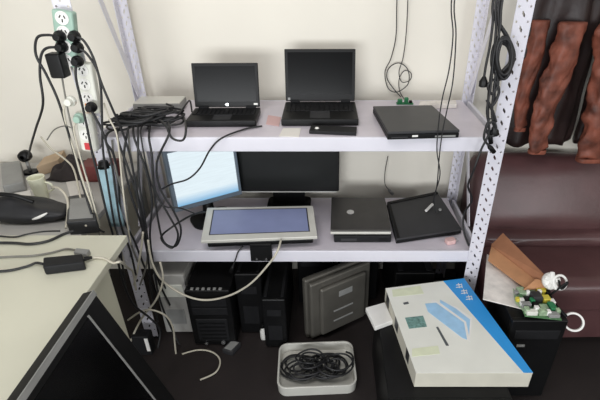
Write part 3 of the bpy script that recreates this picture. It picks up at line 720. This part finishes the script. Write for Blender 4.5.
MB().slab([tuv(0, .0, .002), tuv(0, .022, .002), tuv(1, .022, .002), tuv(1, .0, .002)], .004).build('silver_edge', 'grey', hsn)
MB().slab([tuv(.88, .04, .003), tuv(.88, .95, .003), tuv(.89, .95, .003), tuv(.89, .04, .003)], .004).build('screen_trim', 'grey', hsn)

# ------------------------------------------------------------------ adapter on the desk
ad = thing('power_adapter', 'black power adapter brick lying on the cream desk', 'adapter')
az = DZ+.034
qa = [at(42.5, 267, Z=az), at(84, 262, Z=az), at(82, 253.5, Z=az), at(43, 257, Z=az)]
MB().slab(qa, .033).build('body', 'black2', ad, bevel=.005)
MB().tube(catmull([at(43, 264, Z=DZ+.016), at(36, 263, Z=DZ+.012), at(28, 266, Z=DZ+.005), at(12, 270, Z=DZ+.005), at(-8, 272, Z=DZ+.005), at(-60, 276, Z=DZ+.005)], 6), .0045, 8).build('cord', 'cable', ad, smooth=True)
MB().tube([at(84, 259, Z=DZ+.016), at(92, 257.5, Z=DZ+.012)], [.008, .005], 8).build('strain_relief', 'black', ad)
tag(MB().tube(catmull([at(91, 257.5, Z=DZ+.010), at(103, 258, Z=DZ+.006), at(113, 263, Z=DZ+.006), at(121, 262, Z=DZ+.004), at(128, 268, Y=1.36), at(133, 272, Y=1.45), at(136, 290, Y=1.46)], 6), .0042, 8).build('cable', 'cable_white', smooth=True), 'beige cable running from black adapter off the desk edge', 'cable')
gc = thing('connector', 'grey connector lying behind the adapter on the cream desk', 'connector')
MB().slab([at(73, 252, Z=DZ+.02), at(86, 254, Z=DZ+.02), at(90, 249, Z=DZ+.02), at(76, 247.5, Z=DZ+.02)], .019).build('shell', 'grey', gc, bevel=.004)
MB().tube(catmull([at(75, 250, Z=DZ+.01), at(66, 249, Z=DZ+.006), at(50, 253, Z=DZ+.006), at(30, 256, Z=DZ+.005), at(5, 257, Z=DZ+.005), at(-60, 262, Z=DZ+.005)], 5), .0035, 7).build('cord', 'cable_grey', gc, smooth=True)
for lab, pts in (('thick black cable along the back of the cream desk', [(-60, 246), (-8, 243), (15, 243), (30, 244), (48, 241), (64, 234), (74, 231)]),
                 ('thin black cable at the back edge of the cream desk', [(-60, 238), (-8, 236), (14, 237), (28, 234), (44, 231.5), (60, 231)])):
    tag(MB().tube(catmull([at(x, y, Z=DZ+.006) for x, y in pts], 6), .005 if 'thick' in lab else .0032, 8).build('cable', 'cable', smooth=True), lab, 'cable')

# ------------------------------------------------------------------ clutter on the grey side table
bgc = at(22, 226, Z=TZ)
bg = thing('shoulder_bag', 'black puffy bag with white mark on the grey side table', 'bag', (bgc.x, bgc.y+.062, TZ))
mb = MB(); NU, NV = 28, 12
for i in range(NV+1):
    t = i/NV; zz = .088*t; sc = (math.sin(PI*(.16+.80*t)))**.6
    for j in range(NU):
        a_ = 2*PI*j/NU; f = 1+.05*math.sin(3*a_+4*t)+.03*math.sin(7*a_-3*t)
        ca, sa = math.cos(a_), math.sin(a_)
        mb.v.append(Vector((.165*math.copysign(abs(ca)**.75, ca)*sc*f, .070*math.copysign(abs(sa)**.75, sa)*sc*f, zz-.022*ca*t)))
for i in range(NV):
    for j in range(NU): mb.f.append((i*NU+j, i*NU+(j+1) % NU, (i+1)*NU+(j+1) % NU, (i+1)*NU+j))
mb.f.append(tuple(range(NU))); mb.f.append(tuple(NV*NU+j for j in range(NU)))
mb.build('body', 'bag', bg, smooth=True)
MB().tube(catmull([(-.13, -.02, .10), (-.08, -.03, .125), (-.01, -.03, .120), (.05, -.02, .085)], 8), .008, 8).build('handle', 'black', bg, smooth=True)
MB().tube(catmull([(.055, -.068, .034), (.085, -.066, .044), (.115, -.058, .058)], 6), [.002+.004*math.sin(PI*i/12) for i in range(13)], 8).build('white_mark', 'white', bg, smooth=True)
cupp = at(43, 198, Z=TZ)
cp = thing('cup', 'white plastic cup behind the black bag on side table', 'cup', cupp)
MB().lathe([(.024, 0), (.026, .003), (.034, .100), (.035, .103), (.032, .103), (.030, .096), (.022, .006)], 24).build('body', 'cup', cp, smooth=True)
hp = catmull([(.033, 0, .078), (.055, 0, .07), (.058, 0, .045), (.031, 0, .03)], 6); MB().tube(hp, .0045, 8).build('handle', 'cup', cp, smooth=True)
def cloth_lump(name, label, c_, rx, ry, h, seed, m_, cat):
    mb = MB(); n = 26
    for i in range(n+1):
        for j in range(n+1):
            u, v = i/n*2-1, j/n*2-1; r2 = max(abs(u), abs(v))
            e = max(0, 1-(u*u)**1.5)*max(0, 1-(v*v)**1.5)
            zz = h*e*(.65+.2*math.sin(7*u+3*v+seed)+.2*math.sin(5*v-4*u+2*seed))+.003
            mb.v.append(Vector((u*rx*(1+.08*math.sin(5*v+seed)), v*ry*(1+.08*math.sin(4*u+seed)), zz)))
    for i in range(n):
        for j in range(n): a_ = i*(n+1)+j; mb.f.append((a_, a_+n+1, a_+n+2, a_+1))
    o_ = mb.build(name, m_, None, smooth=True); o_.location = c_
    md = o_.modifiers.new('thick', 'SOLIDIFY'); md.thickness = .003; md.offset = 1
    return tag(o_, label, cat)
pcl = at(72, 176, Z=TZ)
cloth_lump('dark_cloth', 'crumpled dark cloth at the back of the grey side table', (pcl.x, pcl.y+.03, TZ), .10, .09, .085, 2, 'cloth', 'cloth')
pm = at(86, 168, Z=TZ+.06)
tag(MB().prism(rrect(.15, .10, .004), TZ+.001, TZ+.08, 'Z').build('maroon_box', 'maroon', bevel=.003), 'maroon box behind the white cable bundle on side table', 'box').location = (pm.x+.055, pm.y+.02, 0)
ptn = [at(36, 167, Z=TZ+.05), at(58, 160, Z=TZ+.06), at(64, 150, Z=TZ+.07), at(44, 157, Z=TZ+.06)]
tag(MB().slab(ptn, .05).build('folded_paper', 'tan', bevel=.002), 'tan folded packet on the side table left of dark cloth', 'paper')
tag(MB().slab([at(16, 203, Z=TZ+.004), at(32, 200, Z=TZ+.004), at(30, 190, Z=TZ+.004), at(14, 193, Z=TZ+.004)], .003).build('paper_sheet', 'paper'), 'small white paper left of the cup on side table', 'paper')
tag(MB().slab([at(70, 196, Z=TZ+.004), at(92, 192, Z=TZ+.004), at(88, 178, Z=TZ+.004), at(66, 182, Z=TZ+.004)], .003).build('paper_sheet', 'paper'), 'white paper right of the cup on side table', 'paper')
gb = thing('table_shade_block', 'dark grey block standing in for table shade beside the black bag', 'box')  # dark block put where the table top is only shaded
MB().slab([at(66, 222, Z=TZ+.06), at(96, 220, Z=TZ+.06), at(92, 193, Z=TZ+.06), at(68, 196, Z=TZ+.06)], .059).build('body', 'charcoal', gb, bevel=.004)
MB().slab([at(69, 219, Z=TZ+.0615), at(93, 217.5, Z=TZ+.0615), at(90, 197, Z=TZ+.0615), at(70, 199, Z=TZ+.0615)], .003).build('lid', 'grey', gb)
cmz = at(31, 173, Z=TZ)
wbm = thing('webcam', 'black webcam on a short stand at the far left', 'webcam', cmz)
MB().prism(rrect(.07, .06, .02), 0, .012, 'Z').build('base', 'black', wbm, bevel=.003)
MB().tube([(0, 0, .01), (0, .0, .07)], .008, 10).build('neck', 'grey', wbm, smooth=True)
MB().lathe([(.010, -.022), (.026, -.018), (.028, 0), (.024, .018), (.012, .022)], 18, Matrix.Translation((0, 0, .09)) @ Matrix.Rotation(PI/2, 4, 'X')).build('head', 'black', wbm, smooth=True)
MB().lathe([(.012, 0), (.010, .004)], 16, Matrix.Translation((0, -.018, .09)) @ Matrix.Rotation(PI/2, 4, 'X')).build('lens', 'grey', wbm)
bk = at(17, 178, Z=TZ)
tag(MB().slab([at(2, 186, Z=TZ+.045), at(24, 182, Z=TZ+.045), at(20, 160, Z=TZ+.05), at(0, 163, Z=TZ+.05)], .044).build('grey_case', 'grey', bevel=.006), 'grey plastic case at the far left of side table', 'case')

# ------------------------------------------------------------------ power strips on the left front post
def power_strip(label, p0, p1, w_, Yf, m_, nsock, switch=None):
    a_, b_ = at(*p0, Y=Yf), at(*p1, Y=Yf); ax = (a_-b_); Ln = ax.length; mid = (a_+b_)/2
    ry = math.atan2(ax.x, ax.z)
    root = thing('power_strip', label, 'power strip', b_, (0, ry, 0))
    bd = MB().box(-w_/2, w_/2, -.016, .016, 0, Ln).build('body', m_, root, bevel=.007)
    for k in range(nsock):
        zc = Ln*(k+.5)/(nsock+(.7 if switch else 0)) + (Ln*.7/(nsock+.7) if switch else 0)
        so = MB().lathe([(.021, 0), (.021, .003), (.018, .003), (.0175, .001)], 20, Matrix.Translation((0, -.0155, zc)) @ Matrix.Rotation(PI/2, 4, 'X')).build('socket', 'white', bd)
        for sx, rr_ in ((-.007, .5), (.007, -.5), (0, 0)):
            dz = -.008 if sx == 0 else .004
            MB().box(-.0018, .0018, -.0175, -.016, -.005, .005, m=Matrix.Translation((sx, 0, zc+dz)) @ Matrix.Rotation(rr_, 4, 'Y')).build('slot', 'black', so)
    if switch: MB().box(-.010, .010, -.021, -.014, Ln*.06, Ln*.06+.026).build('switch', switch, bd, bevel=.002)
    return root
power_strip('pale green power strip at the top of left front post', (64, 10), (70, 66), .066, 1.50, 'strip_green', 4)
power_strip('white power strip with orange switch on the left front post', (83, 62), (92, 112), .066, 1.515, 'strip', 3, 'orange')
power_strip('lower white power strip with red switch on left front post', (84, 112), (91, 150), .058, 1.495, 'strip', 2, 'red')
bf = thing('blue_package', 'long translucent blue plastic package hanging on left front post', 'package')
a_, b_ = at(104, 166, Y=1.50), at(117, 226, Y=1.50)
mb = MB(); N = 12
for i in range(N+1):
    t = i/N; p = a_.lerp(b_, t); ww = .028*(1-.1*math.sin(5*t)); dd = .012*(.4+.6*math.sin(PI*min(1, max(0, t*.9+.05))))
    for j in range(10):
        g_ = 2*PI*j/10; mb.v.append(p+Vector((ww*math.cos(g_)*(1+.06*math.sin(9*t+j)), dd*math.sin(g_), 0)))
for i in range(N):
    for j in range(10): mb.f.append((i*10+j, i*10+(j+1) % 10, (i+1)*10+(j+1) % 10, (i+1)*10+j))
mb.f.append(tuple(range(10))); mb.f.append(tuple(N*10+j for j in range(10)))
mb.build('film', 'blue_film', bf, smooth=True)
MB().tube([a_+Vector((0, 0, -.005)), a_+Vector((0, 0, .02))], [.024, .016], 10).build('black_cap', 'black', bf, smooth=True)

# ------------------------------------------------------------------ cables
def cable(label, pts, r=.0042, m_='cable', plug0=None, plug1=None, n=6, name='cable', group=None):
    P = catmull(pts, n); nc = 8 if r > .003 else 6
    if not (plug0 or plug1):
        return tag(MB().tube(P, r, nc).build(name, m_, smooth=True), label, 'cable', group)
    root = thing(name, label, 'cable', P[0], group=group); P0 = P[0].copy()
    P = [p-P0 for p in P]
    MB().tube(P, r, nc).build('cord', m_, root, smooth=True)
    for pl_, e in ((plug0, 0), (plug1, -1)):
        if not pl_: continue
        kind, mm = pl_; p = P[e]; nx_ = P[2] if e == 0 else P[-3]
        if kind == 'round':
            MB().lathe([(.0185, 0), (.0185, .014), (.014, .018), (.012, .032)], 12, Matrix.Translation(p+Vector((0, .018, 0))) @ Matrix.Rotation(PI/2, 4, 'X')).build('plug', mm, root, bevel=.002)
        elif kind == 'brick':
            MB().box(p.x-.024, p.x+.024, p.y-.024, p.y+.020, p.z, p.z+.078).build('plug', mm, root, bevel=.006)
        elif kind == 'small':
            d = (p-nx_).normalized(); MB().tube([p-d*.004, p+d*.006, p+d*.034], [.005, .009, .0085], 8).build('plug', mm, root, smooth=True)
        elif kind == 'iec':
            d = (p-nx_).normalized(); MB().tube([p-d*.006, p+d*.012, p+d*.03], [.006, .015, .014], 6).build('plug', mm, root, bevel=.002)
    return root
K = 1.465
rp = ('round', 'black')
cable('black cord from top left socket looping far left to the table', PY_([(58, 37), (48, 35), (37, 38), (36, 55), (46, 74), (58, 100), (68, 132), (76, 160), (84, 190), (96, 225, 1.44), (104, 232, 1.42)], K), plug0=rp)
cable('black cord from top right socket slanting down across the wall', PY_([(73, 37), (83, 40), (93, 57), (101, 82), (112, 108), (124, 136, 1.49), (132, 165, 1.49), (138, 200, 1.49), (146, 240, 1.49), (158, 280, 1.53), (170, 305, 1.56)], K), plug0=rp)
cable('black cord from second left socket drooping to the webcam', PY_([(60, 47.5), (47, 48), (41, 56), (40, 76), (43, 104), (36, 128, 1.55), (31, 145, 1.65), (28, 158, 1.75)], K), plug0=rp)
cable('black cord from second right socket hanging straight down', PY_([(76, 48), (86, 53), (97, 70), (101, 90), (102, 120), (103, 150), (108, 185), (114, 222), (118, 236, 1.45), (122, 262, 1.42), (126, 290, 1.42)], K), plug0=rp)
cable('grey cord below the black charger block on the power strip', PY_([(62, 77), (65, 95), (70, 120), (77, 145), (86, 175), (93, 210), (101, 240, 1.43), (110, 275, 1.42)], K), .003, 'cable_grey', plug0=('brick', 'black'))
cable('black cord from the middle socket hanging past the orange switch', PY_([(76, 62), (76, 78), (81, 100), (87, 127), (92, 152), (99, 180), (106, 210), (114, 238), (120, 258, 1.44)], K-.01), plug0=rp)
cable('black cord from the lower socket turning right to the post', PY_([(90, 108), (95, 117), (101, 128), (106, 142), (112, 165), (116, 195), (121, 225), (130, 250), (136, 275)], K), plug0=rp)
cable('beige plug and cord on the left of white power strip', PY_([(69, 102), (64, 108), (66, 125), (73, 148), (82, 178), (91, 205), (98, 228)], K), .004, 'cable_white', plug0=('round', 'strip'))
cable('pale green plug and cord beside the red switch', PY_([(78, 119), (74, 128), (78, 148), (86, 176), (94, 205), (100, 228)], K), .0035, 'cable_white', plug0=('round', 'strip_green'))
cable('white cable crossing the side table behind the power strips', PY_([(41, 137, 1.95), (50, 148, 1.9), (66, 160, 1.85), (74, 170, 1.75), (80, 195, 1.6), (86, 226, 1.40)], K), .004, 'cable_white')
cable('white cable arching down beside the dark table shade block', PY_([(52, 187, 1.66), (60, 189, 1.6), (67, 198, 1.55), (68, 212, 1.48), (66, 228, 1.40)], K), .005, 'cable_white')
cable('thin white cable hanging left of the wall brace', PY_([(104, 103), (109, 118), (116, 132), (119, 150), (122, 180), (126, 215), (131, 245)], 1.48), .0032, 'cable_white')
cable('grey cable arching from side table behind the strips', PY_([(47, 140, 1.95), (54, 130, 1.95), (64, 126, 1.9), (72, 128, 1.8)], K), .003, 'cable_grey')
# router and tangle on the upper shelf
rt0 = at(159, 112, Z=S1+.0)
rt = thing('network_switch', 'grey network switch box under cables on the upper shelf', 'network switch', (rt0.x, rt0.y+.03, S1), (0, 0, .04))
MB().box(-.10, .10, -.05, .06, .004, .040).build('body', 'grey', rt, bevel=.005)
MB().box(-.098, .098, -.048, .058, .040, .044).build('top_cover', 'silver', rt, bevel=.002)
for k in range(5): MB().box(-.08+k*.033, -.08+k*.033+.022, -.052, -.045, .010, .030).build('port', 'black', rt)
for sx in (-1, 1):
    for y in (-.035, .045): MB().box(sx*.08-.01, sx*.08+.01, y-.008, y+.008, 0, .005).build('foot', 'black', rt)
rnd = random.Random(3)
names = ['lowest black cable coil of the tangle on the upper shelf', 'black cable coil in the middle of the upper shelf tangle', 'black cable coil at the left of the upper shelf tangle', 'topmost black cable coil of the upper shelf tangle', 'black cable coil nearest the shelf edge in the tangle']
for k in range(5):
    c0_ = at(132+8*k+rnd.uniform(-5, 5), 127-2.2*k, Z=S1+.02); pts = []
    for i in range(26):
        a_ = i*.9+k; r_ = .045+.022*math.sin(i*.7+k*2)
        pts.append(Vector((max(-.74, c0_.x+1.5*r_*math.cos(a_)), max(1.56, c0_.y+.75*r_*math.sin(a_)), S1+.008+.0022*i+.010*rnd.random())))
    cable(names[k], pts, .0042, n=5)
rn2 = rt0+Vector((0, -.03, .02))
cable('black cable from the switch looping over the shelf edge', [rn2+Vector((.07, .01, .0)), at(183, 116, Z=S1+.03), at(186, 128, Y=1.515), at(183, 140, Y=1.50), at(172, 138, Y=1.50), at(166, 126, Y=1.52), at(160, 120, Z=S1+.05)], .0042)
cable('black cable running from the tangle to the small laptop', [at(160, 121, Z=S1+.03), at(176, 117, Z=S1+.04), at(186, 104, Z=S1+.06), at(190, 101, Z=S1+.05), at(192, 112, Z=S1+.012)], .0036)
# drops hanging in front of the shelf edge
YF = 1.505
drops = [
 ('leftmost black cable dropping from the upper shelf to the floor', [(118, 128, 1.6), (108, 133, 1.52), (106, 142), (114, 156), (119, 188), (121, 214), (134, 240), (141, 258), (150, 280, 1.56), (160, 300, 1.60)]),
 ('black cable dropping beside the blue package then down to the floor', [(130, 124, 1.6), (127, 134, 1.51), (124, 162), (131, 195), (141, 224), (148, 258), (151, 290), (158, 322)]),
 ('black cable bowing right on its way down from the tangle', [(134, 124, 1.6), (134, 137, 1.51), (146, 170), (152, 201), (150, 234), (153, 262), (160, 300), (172, 330, 1.50), (180, 345, 1.47)]),
 ('black cable hanging in a knot below the upper shelf', [(150, 126, 1.6), (149, 138, 1.51), (152, 156), (155, 190), (168, 214), (178, 234), (172, 248), (161, 238), (172, 227), (192, 215, 1.58), (205, 212, 1.70)]),
 ('black cable hanging in a long loop before the lit monitor', [(168, 122, 1.6), (169, 134, 1.51), (157, 162), (160, 188), (174, 212), (181, 230), (176, 246), (164, 242), (158, 220), (154, 190)]),
 ('thin black cable swinging between the long loops', [(142, 126, 1.6), (141, 137, 1.51), (150, 180), (163, 205), (180, 208), (196, 214, 1.60)]),
 ('black cable crossing behind the loops to the left post', [(122, 126, 1.6), (117, 136, 1.52), (128, 168), (140, 205), (146, 240), (154, 268, 1.53), (166, 290, 1.57)]),
 ('innermost black cable dropping straight past the lower shelf', [(138, 122, 1.6), (138, 137, 1.51), (139, 180), (145, 220), (152, 262), (164, 285, 1.55), (172, 300, 1.60)]),
]
for i, (lab, pts) in enumerate(drops): cable(lab, PY_(pts, YF-.006*(i % 4)), .0042 if 'thin' not in lab else .003)
cable('grey cable among the black drops at the left post', PY_([(128, 130, 1.55), (130, 150), (137, 190), (146, 230), (147, 262), (140, 285)], 1.50), .0038, 'cable_grey')
cable('grey cable nearest the blue package among the drops', PY_([(112, 140, 1.53), (116, 170), (126, 205), (130, 240), (138, 262)], 1.50), .0038, 'cable_grey')
cable('black cable from small laptop hanging across the lit screen', [at(262, 126, Z=S1+.006), at(245, 129, Z=S1+.006), at(222, 138, Y=1.522), at(210, 150, Y=1.515), at(200, 168, Y=1.55), at(188, 179, Y=1.6), at(172, 184, Y=1.6), at(160, 190, Y=1.53)], .0035)
# white cables below
cable('long white cable sagging in front of the black tower', PY_([(148, 240), (152, 262), (162, 280), (182, 294), (204, 300), (228, 296), (250, 284), (268, 265), (277, 252), (281, 240, 1.53)], 1.47), .0046, 'cable_white')
cable('white cable bending down to the floor near the left post', PY_([(128, 320), (140, 312), (152, 310), (166, 316), (173, 328), (175, 345), (177, 362)], 1.44), .0042, 'cable_white')
cable('white cable curling up the left post from the floor', PY_([(160, 262), (163, 280), (156, 300), (142, 318), (132, 338), (128, 352)], 1.45), .0045, 'cable_white')
cable('white cable lying in an arc on the floor by the tower', [at(x, y, Z=.008) for x, y in ((182, 354), (198, 350), (212, 352), (220, 360), (216, 372), (200, 380))], .004, 'cable_white')
cable('short white cable hanging beside the left post', PY_([(143, 232), (141, 250), (137, 272), (134, 285)], 1.47), .0045, 'cable_white')
cable('black cable lying between desk and left post', PY_([(118, 262, 1.36), (124, 285, 1.36), (134, 305, 1.38), (150, 318, 1.42), (160, 330, 1.43), (158, 348, 1.40)], 1.4), .0045)
cable('black cable with plug under the pale framed monitor', PY_([(243, 246, 1.55), (238, 252, 1.532), (236, 258, 1.528), (233, 266, 1.525)], 1.53), .003, plug1=('small', 'black'))
# dark strip adapter near left post foot
ft = thing('power_adapter', 'black power adapter standing on the floor by left post', 'adapter', at(146, 352, Z=0))
MB().box(-.04, .04, -.02, .03, 0.001, .12).build('body', 'black2', ft, bevel=.006)
MB().box(.02, .036, -.022, -.016, .03, .11).build('white_label', 'white', ft)
fa = thing('power_adapter', 'grey adapter lying on the floor before the black tower', 'adapter')
MB().slab([at(222, 349, Z=.03), at(232, 352, Z=.03), at(241, 342, Z=.03), at(231, 339, Z=.03)], .029).build('body', 'charcoal', fa, bevel=.004)
MB().slab([at(224, 348.2, Z=.0308), at(231, 350.4, Z=.0308), at(239, 342.5, Z=.0308), at(232, 340.5, Z=.0308)], .002).build('sticker', 'grey', fa)
# bottle-ish pale object between the towers
bp = at(266, 338, Z=0.0)
bo = thing('bottle', 'small pale bottle standing left of the slim tower', 'bottle', (bp.x-.01, bp.y-.0, 0))
MB().lathe([(.015, 0), (.016, .004), (.016, .05), (.007, .066), (.007, .074)], 16).build('body', 'white', bo, smooth=True)
MB().lathe([(.009, .072), (.009, .088), (.007, .090)], 14).build('cap', 'black', bo)

# right post bundle
YR = 1.50
cable('thin black wire hanging in front of upper shelf, left of two', PY_([(470, -100), (452, -5), (453, 35), (449, 70), (442, 100), (438, 130), (437, 152), (440, 175), (434, 198, 1.6), (436, 214, 1.63)], 1.518), .0022)
cable('thin black wire hanging in front of upper shelf, right of two', PY_([(474, -100), (455, -5), (456, 35), (453, 80), (447, 110), (442, 135), (439, 160), (437, 185, 1.56), (433, 203, 1.62)], 1.512), .0022)
cable('thin wire coil hanging on the wall, left strand', PY_([(402, -150), (397, -5), (396, 35), (391, 58), (385, 72), (388, 88), (397, 92), (408, 84), (408, 70), (399, 63), (389, 68), (387, 78), (393, 88), (401, 97)], 2.05), .0022, n=8)
cable('thin wire coil hanging on the wall, right strand', PY_([(412, -150), (408, -5), (406, 35), (403, 58), (399, 72), (402, 82), (410, 80), (411, 73), (404, 71), (399, 80), (400, 92), (405, 100)], 2.045), .0020, n=8)
cable('thin wire with small plug hanging behind the grey laptop', PY_([(388, 156, 2.04), (385, 172), (385, 184), (389, 190)], 2.04), .002, plug1=('small', 'grey'))
post_top = [(488, 5), (492, 5), (496, 5), (500, 5), (504, 5)]
hang = [
 ('black cord with plug at far left of the right post bundle', [(514, -100), (494, -4), (493, 20), (490, 45), (486, 65), (484, 78)], ('iec', 'black'), .0045),
 ('black cord of right post bundle ending beside upper shelf', [(517, -100), (497, -4), (496, 30), (493, 60), (489, 90), (488, 115), (490, 135)], ('small', 'black'), .0045),
 ('black cord of right post bundle with low hanging end', [(520, -100), (500, -4), (499, 30), (497, 62), (494, 90), (492, 112), (494, 128)], ('iec', 'black'), .0045),
 ('black cord of right post bundle trailing to lower shelf', [(523, -100), (503, -4), (500, 28), (494, 55), (491, 85), (487, 110), (489, 132), (481, 150), (473, 172), (468, 186, 1.58), (472, 200, 1.6), (464, 214, 1.62), (464, 232, 1.60), (469, 246, 1.56)], None, .0042),
 ('black cord looped twice in the right post bundle', [(496, 20), (505, 34), (512, 52), (509, 68), (500, 77), (492, 66), (494, 46), (503, 40), (511, 56), (508, 70), (499, 74), (493, 60)], None, .0055),
 ('thick black cord coiled round the right post bundle', [(499, 24), (508, 38), (514, 56), (508, 73), (498, 79), (495, 64), (500, 44), (509, 48), (510, 62), (502, 72), (495, 84), (494, 104)], None, .006),
 ('black cord knotted low in the right post bundle', [(495, 70), (498, 84), (492, 94), (488, 86), (494, 80), (499, 92), (492, 106), (487, 100), (493, 112), (496, 122)], None, .005),
 ('black cord end dangling below the right post bundle', [(490, 118), (486, 128), (490, 136), (496, 132), (494, 122), (487, 126), (484, 138), (489, 146)], ('small', 'black'), .0045),
]
for i, (lab, pts, pl_, r_) in enumerate(hang): cable(lab, PY_(pts, YR-.007*(i % 4)), r_, plug1=pl_)

coil = []
for i in range(64):
    a_ = i*2*PI/11; g_ = 1-.12*math.sin(i*.9)
    coil.append(at(504.5-.06*(i % 7)+7.2*g_*math.cos(a_)+.10*(i-32)*.1, 58+19*g_*math.sin(a_), Y=1.485-.00035*i))
cable('fat wound black coil hung at the top of right post', coil, .0048, n=3)
